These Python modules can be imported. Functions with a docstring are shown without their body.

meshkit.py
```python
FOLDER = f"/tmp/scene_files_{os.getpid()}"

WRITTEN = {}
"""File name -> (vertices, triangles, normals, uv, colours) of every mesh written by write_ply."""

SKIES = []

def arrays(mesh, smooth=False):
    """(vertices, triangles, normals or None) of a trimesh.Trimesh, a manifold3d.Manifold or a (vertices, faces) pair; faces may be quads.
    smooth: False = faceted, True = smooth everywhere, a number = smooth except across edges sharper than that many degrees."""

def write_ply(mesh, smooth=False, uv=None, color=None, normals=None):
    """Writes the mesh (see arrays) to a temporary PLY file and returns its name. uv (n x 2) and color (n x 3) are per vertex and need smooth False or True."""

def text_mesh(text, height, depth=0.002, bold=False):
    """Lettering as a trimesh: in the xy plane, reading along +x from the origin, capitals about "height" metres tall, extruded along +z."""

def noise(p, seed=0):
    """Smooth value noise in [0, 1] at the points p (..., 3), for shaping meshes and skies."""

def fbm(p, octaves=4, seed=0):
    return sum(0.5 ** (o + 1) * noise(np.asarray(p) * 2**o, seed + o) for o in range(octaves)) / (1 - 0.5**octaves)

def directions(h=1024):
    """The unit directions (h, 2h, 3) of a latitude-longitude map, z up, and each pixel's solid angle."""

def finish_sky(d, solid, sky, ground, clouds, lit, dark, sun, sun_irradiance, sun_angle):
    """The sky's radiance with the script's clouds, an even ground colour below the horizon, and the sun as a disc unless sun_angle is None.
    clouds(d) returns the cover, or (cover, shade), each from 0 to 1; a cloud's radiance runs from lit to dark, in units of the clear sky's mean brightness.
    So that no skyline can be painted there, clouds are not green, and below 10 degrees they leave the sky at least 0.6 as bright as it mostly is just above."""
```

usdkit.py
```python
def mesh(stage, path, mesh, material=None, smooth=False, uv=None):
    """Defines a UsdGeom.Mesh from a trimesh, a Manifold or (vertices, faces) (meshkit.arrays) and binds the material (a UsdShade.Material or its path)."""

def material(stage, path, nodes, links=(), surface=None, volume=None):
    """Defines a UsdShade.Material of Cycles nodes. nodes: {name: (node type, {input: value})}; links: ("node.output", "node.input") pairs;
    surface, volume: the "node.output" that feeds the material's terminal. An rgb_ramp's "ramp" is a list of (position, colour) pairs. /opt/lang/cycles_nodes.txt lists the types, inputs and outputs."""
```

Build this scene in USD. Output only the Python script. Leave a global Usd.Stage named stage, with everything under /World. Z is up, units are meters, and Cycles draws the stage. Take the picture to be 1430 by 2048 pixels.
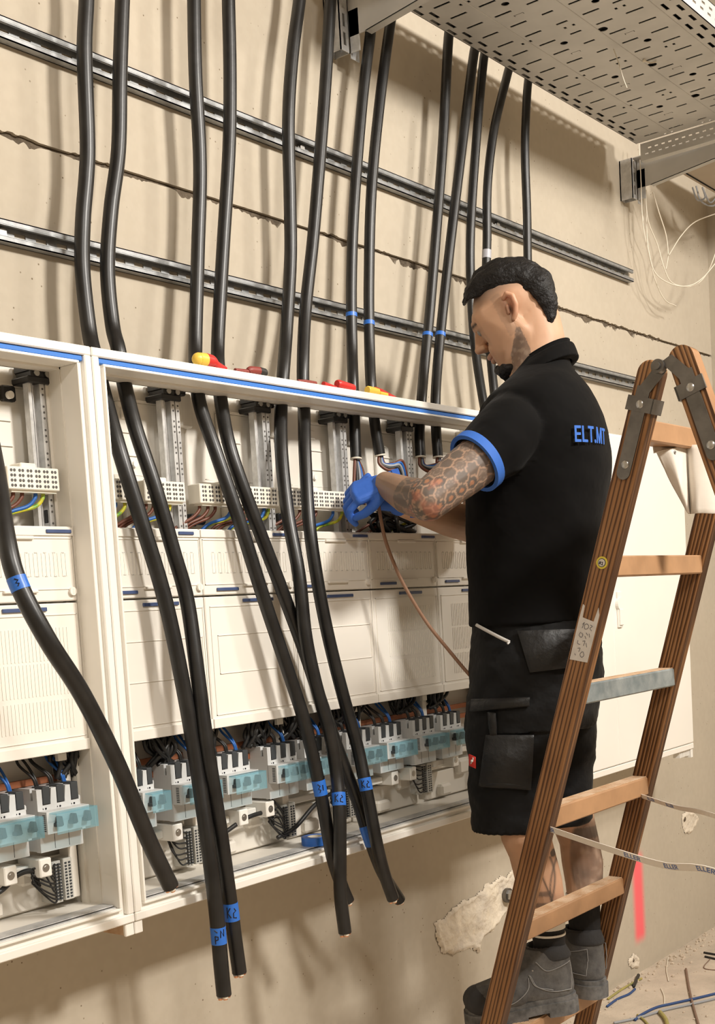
import math, random
import numpy as np, trimesh
import manifold3d as m3
from shapely.geometry import Polygon, box as sbox, Point
from shapely.ops import unary_union
from pxr import Usd, UsdGeom, UsdLux, UsdShade, Sdf, Gf, Vt
import usdkit, meshkit

stage = Usd.Stage.CreateInMemory()
UsdGeom.SetStageUpAxis(stage, 'Z'); UsdGeom.SetStageMetersPerUnit(stage, 1.0)
UsdGeom.Xform.Define(stage, '/World'); UsdGeom.Scope.Define(stage, '/World/Looks')
rng = random.Random(7); nrg = np.random.default_rng(7)

# ---------------------------------------------------------------- camera, lights, exposure
W, H = 1430.0, 2048.0
FPX, CX, CY = 2477.96, 715.0, 1432.94            # focal length and principal point in pixels (the photograph is an off-centre crop)
RC = np.array([[0.6132349678191558, -0.7875403641359267, -0.06101679359398726],
               [-0.1047698700496908, -0.004530803202409117, -0.9944861719260414],
               [0.782921546882962, 0.6162464171733522, -0.08528894856543151]])   # rows: right, down, forward
WALL = 1.96                                       # camera to wall, metres
EYE = np.array([0.0, -WALL, 1.37])
cam = UsdGeom.Camera.Define(stage, '/World/camera')
M4 = np.eye(4); M4[0, :3] = RC[0]; M4[1, :3] = -RC[1]; M4[2, :3] = -RC[2]; M4[3, :3] = EYE
cam.AddTransformOp().Set(Gf.Matrix4d(*M4.ravel().tolist()))
cam.CreateHorizontalApertureAttr(36.0); cam.CreateVerticalApertureAttr(36.0 * H / W)
cam.CreateFocalLengthAttr(36.0 * FPX / W)
cam.CreateHorizontalApertureOffsetAttr(0.0); cam.CreateVerticalApertureOffsetAttr(36.0 * (CY - H / 2) / W)
cam.CreateClippingRangeAttr(Gf.Vec2f(0.05, 100)); cam.CreateFStopAttr(0.0)
cam.CreateExposureAttr(2.95)

def rect_light(name, pos, aim, w, h, power, color):
    L = UsdLux.RectLight.Define(stage, '/World/' + name)
    L.CreateWidthAttr(w); L.CreateHeightAttr(h); L.CreateIntensityAttr(power); L.CreateColorAttr(Gf.Vec3f(*color))
    z = np.array(pos, float) - np.array(aim, float); z /= np.linalg.norm(z)
    x = np.cross([0, 0, 1.0], z); x = x / np.linalg.norm(x) if np.linalg.norm(x) > 1e-6 else np.array([1.0, 0, 0]); y = np.cross(z, x)
    m = np.eye(4); m[0, :3] = x; m[1, :3] = y; m[2, :3] = z; m[3, :3] = pos
    L.AddTransformOp().Set(Gf.Matrix4d(*m.ravel().tolist()))
WARM = (1.0, 0.95, 0.875)
rect_light('ceiling_lamp', (2.2, -3.3, 3.5), (2.4, -0.6, 1.0), 0.5, 0.35, 33, WARM)
rect_light('ceiling_lamp_001', (4.1, -2.6, 3.5), (3.6, -0.4, 1.0), 0.4, 0.3, 14, WARM)
rect_light('ceiling_lamp_002', (0.3, -2.9, 3.5), (1.2, -0.4, 1.0), 0.4, 0.3, 12, WARM)
dome = UsdLux.DomeLight.Define(stage, '/World/ambient'); dome.CreateIntensityAttr(0.05)

# ---------------------------------------------------------------- photogrammetry: pixel + distance -> point
def P(u, v, D):
    """the point seen at pixel (u, v) that lies D metres in front of the camera, measured square to the wall"""
    d = RC.T @ np.array([(u - CX) / FPX, (v - CY) / FPX, 1.0])
    return EYE + d * (D / d[1])
def PZ(u, v, z):
    d = RC.T @ np.array([(u - CX) / FPX, (v - CY) / FPX, 1.0])
    return EYE + d * ((z - EYE[2]) / d[2])
def PL(u, v, a, n):
    d = RC.T @ np.array([(u - CX) / FPX, (v - CY) / FPX, 1.0]); n = np.asarray(n, float)
    return EYE + d * (((np.asarray(a) - EYE) @ n) / (d @ n))
def depth(p): return float(RC[2] @ (np.asarray(p) - EYE))
def mpx(p): return depth(p) / FPX                 # metres per pixel at p

# ---------------------------------------------------------------- materials
MATS = {}
def mat(name, col, rough=0.5, metal=0.0, var=None, bump=None, spec=0.5, vcol=False, extra=None, coat=0, sheen=0, sss=0, streak=None):
    n = {'p': ('principled_bsdf', {'base_color': col, 'roughness': rough, 'metallic': metal, 'specular_ior_level': spec, 'coat_weight': coat, 'sheen_weight': sheen})}
    l = []
    if sss: n['p'][1].update({'subsurface_weight': sss, 'subsurface_scale': 0.006})
    n['tc'] = ('texture_coordinate', {})
    src = None
    if vcol:
        n['at'] = ('attribute', {'attribute': 'tint'}); src = 'at.color'
    if var:
        sc, amt = var[0], var[1]; c2 = var[2] if len(var) > 2 else tuple(c * (1 - amt) for c in col)
        n['nz'] = ('noise_texture', {'scale': sc, 'detail': 5.0, 'roughness': 0.6}); l.append(('tc.object', 'nz.vector'))
        n['rp'] = ('rgb_ramp', {'ramp': [(0.35, (0, 0, 0)), (0.68, (1, 1, 1))]}); l.append(('nz.fac', 'rp.fac'))
        if src:
            n['mx'] = ('mix', {'mix_type': 'multiply', 'color2': tuple([1 - amt] * 3)}); l += [('rp.color', 'mx.fac'), (src, 'mx.color1')]
        else:
            n['mx'] = ('mix', {'color1': col, 'color2': c2}); l.append(('rp.color', 'mx.fac'))
        src = 'mx.color'
    if src: l.append((src, 'p.base_color'))
    if bump:
        n['bn'] = ('noise_texture', {'scale': bump[0], 'detail': 4.0}); l.append(('tc.object', 'bn.vector'))
        n['bp'] = ('bump', {'strength': bump[1], 'distance': bump[2]}); l += [('bn.fac', 'bp.height'), ('bp.normal', 'p.normal')]
    MATS[name] = usdkit.material(stage, '/World/Looks/' + name, n, l, surface='p.BSDF')
    return MATS[name]

# plaster wall with pin holes, mottling and a sprayed pink line (flat paint with a shape of its own)
def wall_mat(name, base, spray=None):
    n = {'g': ('geometry', {}), 'p': ('principled_bsdf', {'roughness': 0.85, 'specular_ior_level': 0.25}),
         'n1': ('noise_texture', {'scale': 2.2, 'detail': 6.0, 'roughness': 0.62}), 'r1': ('rgb_ramp', {'ramp': [(0.3, (0, 0, 0)), (0.7, (1, 1, 1))]}),
         'm1': ('mix', {'color1': tuple(c * 0.94 for c in base), 'color2': tuple(min(1, c * 1.04) for c in base)}),
         'n2': ('noise_texture', {'scale': 38.0, 'detail': 3.0}), 'r2': ('rgb_ramp', {'ramp': [(0.42, (0.97, 0.965, 0.96)), (0.6, (1, 1, 1))]}),
         'm2': ('mix', {'mix_type': 'multiply', 'fac': 1.0}),
         'v1': ('voronoi_texture', {'scale': 42.0}), 'r3': ('rgb_ramp', {'ramp': [(0.06, (0.40, 0.35, 0.29)), (0.10, (1, 1, 1))]}),
         'n3': ('noise_texture', {'scale': 5.0, 'detail': 2.0}), 'r4': ('rgb_ramp', {'ramp': [(0.46, (0, 0, 0)), (0.56, (1, 1, 1))]}),
         'm3': ('mix', {'mix_type': 'multiply'}),
         'bn': ('noise_texture', {'scale': 60.0, 'detail': 4.0}), 'bp': ('bump', {'strength': 0.14, 'distance': 0.003})}
    l = [('g.position', 'n1.vector'), ('n1.fac', 'r1.fac'), ('r1.color', 'm1.fac'), ('g.position', 'n2.vector'), ('n2.fac', 'r2.fac'), ('m1.color', 'm2.color1'), ('r2.color', 'm2.color2'),
         ('g.position', 'v1.vector'), ('v1.distance', 'r3.fac'), ('g.position', 'n3.vector'), ('n3.fac', 'r4.fac'), ('r4.color', 'm3.fac'), ('m2.color', 'm3.color1'), ('r3.color', 'm3.color2'),
         ('g.position', 'bn.vector'), ('bn.fac', 'bp.height'), ('bp.normal', 'p.normal')]
    out = 'm3.color'
    if spray:
        xc, w, z0, z1 = spray
        n.update({'s': ('separate_xyz', {}), 'a': ('math', {'math_type': 'subtract', 'value2': xc}), 'b': ('math', {'math_type': 'absolute'}),
                  'c': ('map_range', {'range_type': 'smoothstep', 'from_min': w * 0.25, 'from_max': w, 'to_min': 1.0, 'to_max': 0.0}),
                  'd': ('map_range', {'range_type': 'smoothstep', 'from_min': z0 - 0.02, 'from_max': z0 + 0.03, 'to_min': 0.0, 'to_max': 1.0}),
                  'e': ('map_range', {'range_type': 'smoothstep', 'from_min': z1 - 0.03, 'from_max': z1 + 0.02, 'to_min': 1.0, 'to_max': 0.0}),
                  'f': ('math', {'math_type': 'multiply'}), 'h': ('math', {'math_type': 'multiply'}), 'm4': ('mix', {'color2': (0.95, 0.16, 0.18)})})
        l += [('g.position', 's.vector'), ('s.x', 'a.value1'), ('a.value', 'b.value1'), ('b.value', 'c.value'), ('s.z', 'd.value'), ('s.z', 'e.value'), ('c.result', 'f.value1'), ('d.result', 'f.value2'),
              ('f.value', 'h.value1'), ('e.result', 'h.value2'), ('h.value', 'm4.fac'), ('m3.color', 'm4.color1')]
        out = 'm4.color'
    l.append((out, 'p.base_color'))
    MATS[name] = usdkit.material(stage, '/World/Looks/' + name, n, l, surface='p.BSDF')
sp0, sp1 = P(1280, 1705, WALL), P(1275, 1885, WALL)
wall_mat('plaster', (0.51, 0.45, 0.36), ((sp0[0] + sp1[0]) / 2, 0.062, sp1[2], sp0[2]))
wall_mat('plaster_plain', (0.49, 0.435, 0.35))
mat('chip', (0.80, 0.71, 0.57), 0.95, var=(14, 0.3, (0.62, 0.55, 0.46)), bump=(70, 0.8, 0.006))
mat('joint', (0.17, 0.13, 0.09), 0.95, var=(50, 0.5), bump=(80, 1, 0.01))
mat('floor_dust', (0.60, 0.51, 0.41), 0.95, var=(7, 0.25), bump=(90, 0.5, 0.004))
mat('ceiling', (0.55, 0.47, 0.38), 0.9, var=(3, 0.15))
mat('cab_white', (0.86, 0.83, 0.77), 0.38, var=(3, 0.03))
mat('cab_inner', (0.78, 0.74, 0.67), 0.45, var=(5, 0.05))
mat('cover_white', (0.85, 0.81, 0.74), 0.42, var=(6, 0.03))
mat('gasket', (0.04, 0.19, 0.62), 0.5)
mat('latch', (0.06, 0.09, 0.20), 0.4)
mat('dark_gap', (0.02, 0.02, 0.02), 0.8)
mat('galv', (0.66, 0.66, 0.655), 0.40, 0.3, var=(30, 0.35), bump=(120, 0.15, 0.001))
mat('galv_dull', (0.60, 0.59, 0.57), 0.5, 0.3, var=(5, 0.15), bump=(40, 0.1, 0.001))
mat('rail_metal', (0.40, 0.41, 0.415), 0.42, 0.5, var=(40, 0.3))
mat('black_plastic', (0.012, 0.012, 0.013), 0.4)
mat('black_wire', (0.015, 0.015, 0.015), 0.45)
mat('sheath', (0.0055, 0.0053, 0.0055), 0.36, var=(18, 0.0, (0.016, 0.0155, 0.015)), bump=(60, 0.15, 0.001))
mat('copper', (0.80, 0.42, 0.25), 0.35, 0.9)
mat('busbar', (0.42, 0.16, 0.08), 0.4, 0.5)
mat('brown_wire', (0.14, 0.045, 0.025), 0.4)
mat('blue_wire', (0.02, 0.12, 0.42), 0.4)
mat('yg_wire', (0.75, 0.60, 0.03), 0.4, var=(60, 0.0, (0.10, 0.35, 0.05)))
mat('dirty_yg', (0.42, 0.34, 0.10), 0.7, var=(40, 0.0, (0.25, 0.25, 0.10)))
mat('dirty_blue', (0.03, 0.07, 0.20), 0.6)
mat('dirty_brown', (0.22, 0.14, 0.10), 0.7)
mat('grey_wire', (0.30, 0.31, 0.33), 0.5)
mat('white_wire', (0.72, 0.66, 0.55), 0.5)
mat('tape_blue', (0.025, 0.15, 0.58), 0.35)
mat('tape_grey', (0.42, 0.42, 0.46), 0.35)
mat('ink', (0.004, 0.004, 0.01), 0.6)
mat('ink_grey', (0.16, 0.15, 0.16), 0.7)
mat('ink_blue', (0.12, 0.17, 0.36), 0.6)
mat('breaker_grey', (0.62, 0.63, 0.63), 0.45, var=(20, 0.05))
mat('breaker_dark', (0.045, 0.05, 0.055), 0.45)
mat('terminal', (0.84, 0.80, 0.70), 0.42)
mat('hole', (0.10, 0.095, 0.09), 0.7)
mat('comb', (0.55, 0.54, 0.50), 0.5)
mat('white_plastic', (0.85, 0.83, 0.78), 0.4)
mat('tool_red', (0.62, 0.04, 0.035), 0.35)
mat('tool_darkred', (0.26, 0.05, 0.04), 0.45)
mat('tool_yellow', (0.85, 0.58, 0.09), 0.35)
mat('tool_black', (0.03, 0.028, 0.025), 0.5)
mat('skin', (0.6, 0.4, 0.3), 0.5, vcol=True, var=(30, 0.06), sss=0.08, spec=0.35)
mat('eye', (0.22, 0.20, 0.18), 0.25)
mat('hair', (0.008, 0.007, 0.007), 0.55, bump=(140, 0.9, 0.004), spec=0.3)
mat('polo', (0.0032, 0.003, 0.003), 0.85, bump=(9, 0.35, 0.02), sheen=0.03, spec=0.1)
mat('polo_blue', (0.03, 0.13, 0.50), 0.75)
mat('shorts', (0.0042, 0.0042, 0.0045), 0.72, bump=(11, 0.5, 0.02), sheen=0.03, spec=0.2)
mat('shorts_panel', (0.0085, 0.0085, 0.009), 0.5, bump=(25, 0.5, 0.012), spec=0.4)
mat('zip', (0.50, 0.48, 0.45), 0.4)
mat('glove_blue', (0.03, 0.12, 0.50), 0.7, bump=(60, 0.4, 0.004))
mat('glove_black', (0.01, 0.01, 0.011), 0.6)
mat('boot', (0.066, 0.065, 0.067), 0.8, var=(22, 0.4, (0.15, 0.148, 0.145)), bump=(80, 0.5, 0.003))
mat('boot_dark', (0.035, 0.035, 0.037), 0.85, bump=(90, 0.4, 0.003))
mat('sole', (0.072, 0.071, 0.070), 0.85, var=(30, 0.35, (0.19, 0.185, 0.18)))
mat('seam', (0.27, 0.27, 0.27), 0.8)
mat('sock', (0.012, 0.012, 0.013), 0.9, bump=(60, 0.4, 0.004))
mat('sock_white', (0.75, 0.72, 0.66), 0.9, bump=(60, 0.4, 0.004))
mat('patch_red', (0.55, 0.03, 0.02), 0.5)
mat('steel_dark', (0.20, 0.19, 0.18), 0.38, 0.85, var=(18, 0.4))
mat('bolt', (0.45, 0.44, 0.42), 0.3, 0.9)
mat('label', (0.62, 0.58, 0.54), 0.5, var=(40, 0.15))
mat('stick_yellow', (0.62, 0.50, 0.05), 0.4)
mat('strap', (0.74, 0.68, 0.61), 0.7, bump=(150, 0.4, 0.001))
mat('cloth', (0.72, 0.66, 0.58), 0.85, var=(9, 0.12), bump=(20, 0.2, 0.004))
mat('rung_metal', (0.17, 0.205, 0.215), 0.5, 0.3, var=(22, 0.0, (0.33, 0.36, 0.36)))
mat('rung_wood', (0.43, 0.24, 0.12), 0.5, var=(9, 0.25), bump=(30, 0.15, 0.003))
mat('rung_dusty', (0.60, 0.44, 0.30), 0.8, var=(25, 0.3, (0.42, 0.24, 0.12)))
mat('stone', (0.55, 0.46, 0.36), 0.95)
mat('card', (0.15, 0.12, 0.1), 0.9)
# grooved, strongly grained softwood of the ladder rails (grain runs along the rail: its object space z)
def wood(name, dark, light, scale):
    n = {'tc': ('texture_coordinate', {}), 'mp': ('mapping', {'scale': (1, 1, 0.05)}), 'w': ('wave_texture', {'scale': scale, 'distortion': 5.5, 'detail': 3.0, 'detail_scale': 1.2, 'wave_type': 'bands', 'bands_direction': 'y'}),
         'r': ('rgb_ramp', {'ramp': [(0.05, dark), (0.45, light), (1.0, tuple(c * 1.1 for c in light))]}), 'p': ('principled_bsdf', {'roughness': 0.5, 'specular_ior_level': 0.35}),
         'bp': ('bump', {'strength': 0.45, 'distance': 0.003}), 'n': ('noise_texture', {'scale': 4.0, 'detail': 4.0}), 'm': ('mix', {'mix_type': 'multiply', 'color2': (0.7, 0.62, 0.55)}),
         'r2': ('rgb_ramp', {'ramp': [(0.4, (0, 0, 0)), (0.65, (1, 1, 1))]})}
    l = [('tc.object', 'mp.vector'), ('mp.vector', 'w.vector'), ('w.fac', 'r.fac'), ('r.color', 'm.color1'), ('tc.object', 'n.vector'), ('n.fac', 'r2.fac'), ('r2.color', 'm.fac'), ('m.color', 'p.base_color'), ('w.fac', 'bp.height'), ('bp.normal', 'p.normal')]
    MATS[name] = usdkit.material(stage, '/World/Looks/' + name, n, l, surface='p.BSDF')
wood('wood_dark', (0.085, 0.036, 0.014), (0.29, 0.145, 0.06), 34.0)
wood('wood_edge', (0.33, 0.15, 0.055), (0.56, 0.30, 0.12), 12.0)
def clear_blue():
    n = {'t': ('transparent_bsdf', {'color': (0.80, 0.93, 0.97)}), 'p': ('principled_bsdf', {'base_color': (0.50, 0.74, 0.82), 'roughness': 0.06}), 'm': ('mix_closure', {'fac': 0.17})}
    MATS['clear_blue'] = usdkit.material(stage, '/World/Looks/clear_blue', n, [('t.BSDF', 'm.closure1'), ('p.BSDF', 'm.closure2')], surface='m.closure')
clear_blue()

# ---------------------------------------------------------------- scene helpers
TAKEN = {}
def free(parent, name):
    k = TAKEN.get((parent, name), -1) + 1; TAKEN[(parent, name)] = k
    return f'{parent}/{name}' if k == 0 else f'{parent}/{name}_{k:03d}'
def tag(prim, label=None, cat=None, group=None, kind=None):
    for k, v in (('label', label), ('category', cat), ('group', group), ('kind', kind)):
        if v: prim.SetCustomDataByKey(k, v)
    return prim
def thing(name, label=None, cat=None, loc=(0, 0, 0), group=None, kind=None):
    x = UsdGeom.Xform.Define(stage, free('/World', name)); x.AddTranslateOp().Set(Gf.Vec3d(*map(float, loc)))
    return tag(x.GetPrim(), label, cat, group, kind)
def origin(p):
    o = np.zeros(3)
    for q in p.GetPath().GetPrefixes():
        t = stage.GetPrimAtPath(q).GetAttribute('xformOp:translate')
        if t and t.Get() is not None: o += np.array(t.Get())
    return o
def obj(name, mesh, m, parent=None, smooth=False, label=None, cat=None, group=None, kind=None, tint=None):
    """one Mesh prim; world coordinates in, stored relative to the thing's base"""
    pp = '/World' if parent is None else str(parent.GetPath())
    v, f, _ = meshkit.arrays(mesh)
    if parent is not None: v = v - origin(parent)
    path = free(pp, name); local = None
    if parent is None:
        local = np.array([v[:, 0].mean(), v[:, 1].mean(), v[:, 2].min()]); v = v - local
    g = usdkit.mesh(stage, path, trimesh.Trimesh(v, f, process=False), MATS[m], smooth=smooth)
    if local is not None: g.AddTranslateOp().Set(Gf.Vec3d(*map(float, local)))
    if tint is not None: UsdGeom.PrimvarsAPI(g).CreatePrimvar('tint', Sdf.ValueTypeNames.Color3fArray, 'vertex').Set(Vt.Vec3fArray.FromNumpy(np.asarray(tint, np.float32)))
    return tag(g.GetPrim(), label, cat, group, kind)
def copy(src, loc, label, group=None):
    x = UsdGeom.Xform.Define(stage, free('/World', src.GetName())); x.AddTranslateOp().Set(Gf.Vec3d(*map(float, loc)))
    p = x.GetPrim(); p.GetReferences().AddInternalReference(src.GetPath()); p.SetInstanceable(True)
    was = src.GetCustomData()
    return tag(p, label, was['category'], group or was.get('group'))
cat = trimesh.util.concatenate
def T(v, f): return trimesh.Trimesh(np.asarray(v, float), np.asarray(f), process=False)
def bx(x0, x1, y0, y1, z0, z1, b=0.0):
    x0, x1 = min(x0, x1), max(x0, x1); y0, y1 = min(y0, y1), max(y0, y1); z0, z1 = min(z0, z1), max(z0, z1)
    c = np.array([(x0 + x1) / 2, (y0 + y1) / 2, (z0 + z1) / 2]); h = np.array([x1 - x0, y1 - y0, z1 - z0]) / 2
    if b <= 0:
        m = trimesh.creation.box(extents=2 * h); m.apply_translation(c); return m
    b = min(b, 0.45 * h.min()); pts = []
    for s in np.array(np.meshgrid([-1, 1], [-1, 1], [-1, 1])).T.reshape(-1, 3):
        for a in range(3):
            q = s * (h - b); q[a] = s[a] * h[a]; pts.append(q + c)
    return trimesh.convex.convex_hull(np.array(pts))
def spline(pts, n=8, closed=False):
    p = np.asarray(pts, float)
    if len(p) < 3: return np.linspace(p[0], p[-1], n + 1)
    q = np.vstack([2 * p[0] - p[1], p, 2 * p[-1] - p[-2]]); out = []
    t = np.linspace(0, 1, n, endpoint=False)[:, None]
    for i in range(1, len(q) - 2):
        a, b, c, d = q[i - 1], q[i], q[i + 1], q[i + 2]
        out.append(0.5 * (2 * b + (c - a) * t + (2 * a - 5 * b + 4 * c - d) * t ** 2 + (3 * b - a - 3 * c + d) * t ** 3))
    return np.vstack(out + [p[-1:]])
def frames(p):
    t = np.gradient(p, axis=0); t /= np.maximum(np.linalg.norm(t, axis=1, keepdims=True), 1e-12)
    up = np.array([0, 0, 1.0]) if abs(t[0, 2]) < 0.9 else np.array([0, 1.0, 0])
    u = up - t[0] * (up @ t[0]); u /= np.linalg.norm(u); us = [u]
    for i in range(1, len(p)):
        u = us[-1] - t[i] * (us[-1] @ t[i]); us.append(u / np.linalg.norm(u))
    us = np.array(us); return t, us, np.cross(t, us)
def tube(pts, r, sides=10, cap=True, raw=False, n=8):
    p = np.asarray(pts, float) if raw else spline(pts, n)
    r = np.broadcast_to(np.asarray(r, float), (len(p),)) if np.ndim(r) == 0 else np.interp(np.linspace(0, 1, len(p)), np.linspace(0, 1, len(r)), r)
    t, u, w = frames(p); a = np.linspace(0, 2 * np.pi, sides, endpoint=False)
    v = (p[:, None] + r[:, None, None] * (np.cos(a)[None, :, None] * u[:, None] + np.sin(a)[None, :, None] * w[:, None])).reshape(-1, 3)
    return skin_rings(v, len(p), sides, cap)
def skin_rings(v, m, s, cap=True):
    f = []
    i = np.arange(m - 1)[:, None] * s; j = np.arange(s)[None]; k = (j + 1) % s
    a, b, c, d = i + j, i + k, i + s + k, i + s + j
    f = np.vstack([np.stack([a, b, c], -1).reshape(-1, 3), np.stack([a, c, d], -1).reshape(-1, 3)])
    v = np.asarray(v)
    if cap:
        n = len(v); v = np.vstack([v, v[:s].mean(0), v[-s:].mean(0)]); jj = np.arange(s); kk = (jj + 1) % s
        f = np.vstack([f, np.stack([np.full(s, n), kk, jj], -1), np.stack([np.full(s, n + 1), (m - 1) * s + jj, (m - 1) * s + kk], -1)])
    m_ = T(v, f)
    if m_.volume < 0: m_.invert()
    return m_
def extrude(poly, y0, y1, flip=False):
    """polygon in (x, z), extruded along y"""
    gs = getattr(poly, 'geoms', [poly]); out = []
    for g in gs:
        if g.area < 1e-10: continue
        m = trimesh.creation.extrude_polygon(g, abs(y1 - y0), engine='earcut')
        v = m.vertices; m = T(np.c_[v[:, 0], max(y0, y1) - v[:, 2], v[:, 1]], m.faces)
        if m.volume < 0: m.invert()
        out.append(m)
    return cat(out)
def place(m, o, ex, ey, ez):
    v = np.asarray(m.vertices); r = T(np.asarray(o) + v[:, :1] * np.asarray(ex) + v[:, 1:2] * np.asarray(ey) + v[:, 2:3] * np.asarray(ez), m.faces.copy())
    if np.linalg.det(np.array([ex, ey, ez])) < 0: r.invert()
    return r
def unit(v): v = np.asarray(v, float); return v / np.linalg.norm(v)
def cyl(a, b, r, sides=16): return tube([a, b], r, sides, raw=True)
def sphere(c, r, sub=2):
    m = trimesh.creation.icosphere(subdivisions=sub, radius=1.0); m.vertices = m.vertices * np.asarray(r) + np.asarray(c); return m

# ---------------------------------------------------------------- the room
XR, XL, YB, ZC = 4.935, -0.6, -4.6, 3.7
zc = 0.5 * (P(300, 354, WALL)[2] + P(900, 553, WALL)[2])     # the ragged joint between two wall panels
def ragged(x0, x1, z, amp, seed, step=0.006):
    xs = np.arange(x0, x1 + step, step); o = np.full_like(xs, seed); q = lambda f: np.c_[xs * f, o, o * 0]
    fine = meshkit.fbm(q(95), 3, seed) - .42; slow = meshkit.noise(q(3.2), seed + 4); big = np.clip(meshkit.noise(q(14), seed + 9) * 2.2 - .75, 0, 1)
    d = np.clip(.25 * slow + big * (.35 + 1.6 * np.clip(fine, -.2, .5)) + .15 * fine, 0, 1.2)
    return [(x, z + amp * a) for x, a in zip(xs, d)]
wall = thing('wall_back', 'long beige plaster wall behind the cabinets with a ragged horizontal joint', None, (2.2, 0, 0), kind='structure')
up = ragged(XL, XR, zc + 0.0036, 0.006, 3); lo = ragged(XL, XR, zc - 0.0026, -0.016, 11)
obj('wall_panel', extrude(Polygon([(XL, ZC)] + up + [(XR, ZC)]), 0, 0.10), 'plaster', wall)
obj('wall_panel', extrude(Polygon([(XL, 0.0)] + lo + [(XR, 0.0)]), 0, 0.10), 'plaster', wall)
obj('joint_filler', bx(XL, XR, 0.008, 0.05, zc - 0.05, zc + 0.05), 'joint', wall, label='dark crumbling joint between the wall panels')
obj('floor', bx(XL, XR + 0.1, YB, 0.1, -0.1, 0.0), 'floor_dust', label='dusty bare concrete floor', kind='structure')
obj('ceiling', bx(XL, XR + 0.1, YB, 0.1, ZC, ZC + 0.1), 'ceiling', label='plain beige concrete ceiling', kind='structure')
obj('wall_right', bx(XR, XR + 0.1, YB, 0.1, 0.0, ZC), 'plaster_plain', label='plain beige end wall at the right', kind='structure')
obj('wall_left', bx(XL - 0.1, XL, YB, 0.1, 0.0, ZC), 'plaster_plain', label='plain beige wall left of the view', kind='structure')
obj('wall_front', bx(XL, XR, YB - 0.1, YB, 0.0, ZC), 'plaster_plain', label='plain beige wall behind the viewer', kind='structure')

# broken plaster: patches with raised crumbs and a pale torn rim
def chip(px, depth_=0.012, seed=0, label=None, step=0.0035):
    pts = np.array([P(u, v, WALL)[[0, 2]] for u, v in px]); c = spline(np.vstack([pts, pts[:1]]), 10)[:-1]
    c = c + (np.c_[meshkit.fbm(np.c_[c * 60, c[:, :1] * 0], 3, seed), meshkit.fbm(np.c_[c * 60, c[:, :1] * 0], 3, seed + 5)] - 0.5) * 0.022
    pg = Polygon(c).buffer(0); pg = max(getattr(pg, 'geoms', [pg]), key=lambda g: g.area)
    x0, z0, x1, z1 = pg.bounds; xs = np.arange(x0, x1, step); zs = np.arange(z0, z1, step); X, Z = np.meshgrid(xs, zs, indexing='ij')
    from shapely import contains_xy, distance, points
    ins = contains_xy(pg, X, Z); d = distance(points(X, Z), pg.exterior)
    f3 = np.stack([X * 22, Z * 22, X * 0], -1); hgt = (meshkit.fbm(f3, 4, seed) - 0.35) * depth_ * 1.6 * np.clip(d / 0.012, 0, 1) * (d > 0) + 0.003 * np.exp(-((d - 0.010) / 0.006) ** 2) + 0.0006
    v = np.stack([X, -np.maximum(hgt, 0.0005), Z], -1).reshape(-1, 3); n = len(zs); f = []
    for i in range(len(xs) - 1):
        for j in range(n - 1):
            if ins[i, j] and ins[i + 1, j] and ins[i, j + 1] and ins[i + 1, j + 1]:
                a, b, c_, e = i * n + j, (i + 1) * n + j, (i + 1) * n + j + 1, i * n + j + 1; f += [(a, b, c_), (a, c_, e)]
    m = T(v, f); m.remove_unreferenced_vertices()
    obj('plaster_patch', m, 'chip', wall, smooth=True, label=label)
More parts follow.
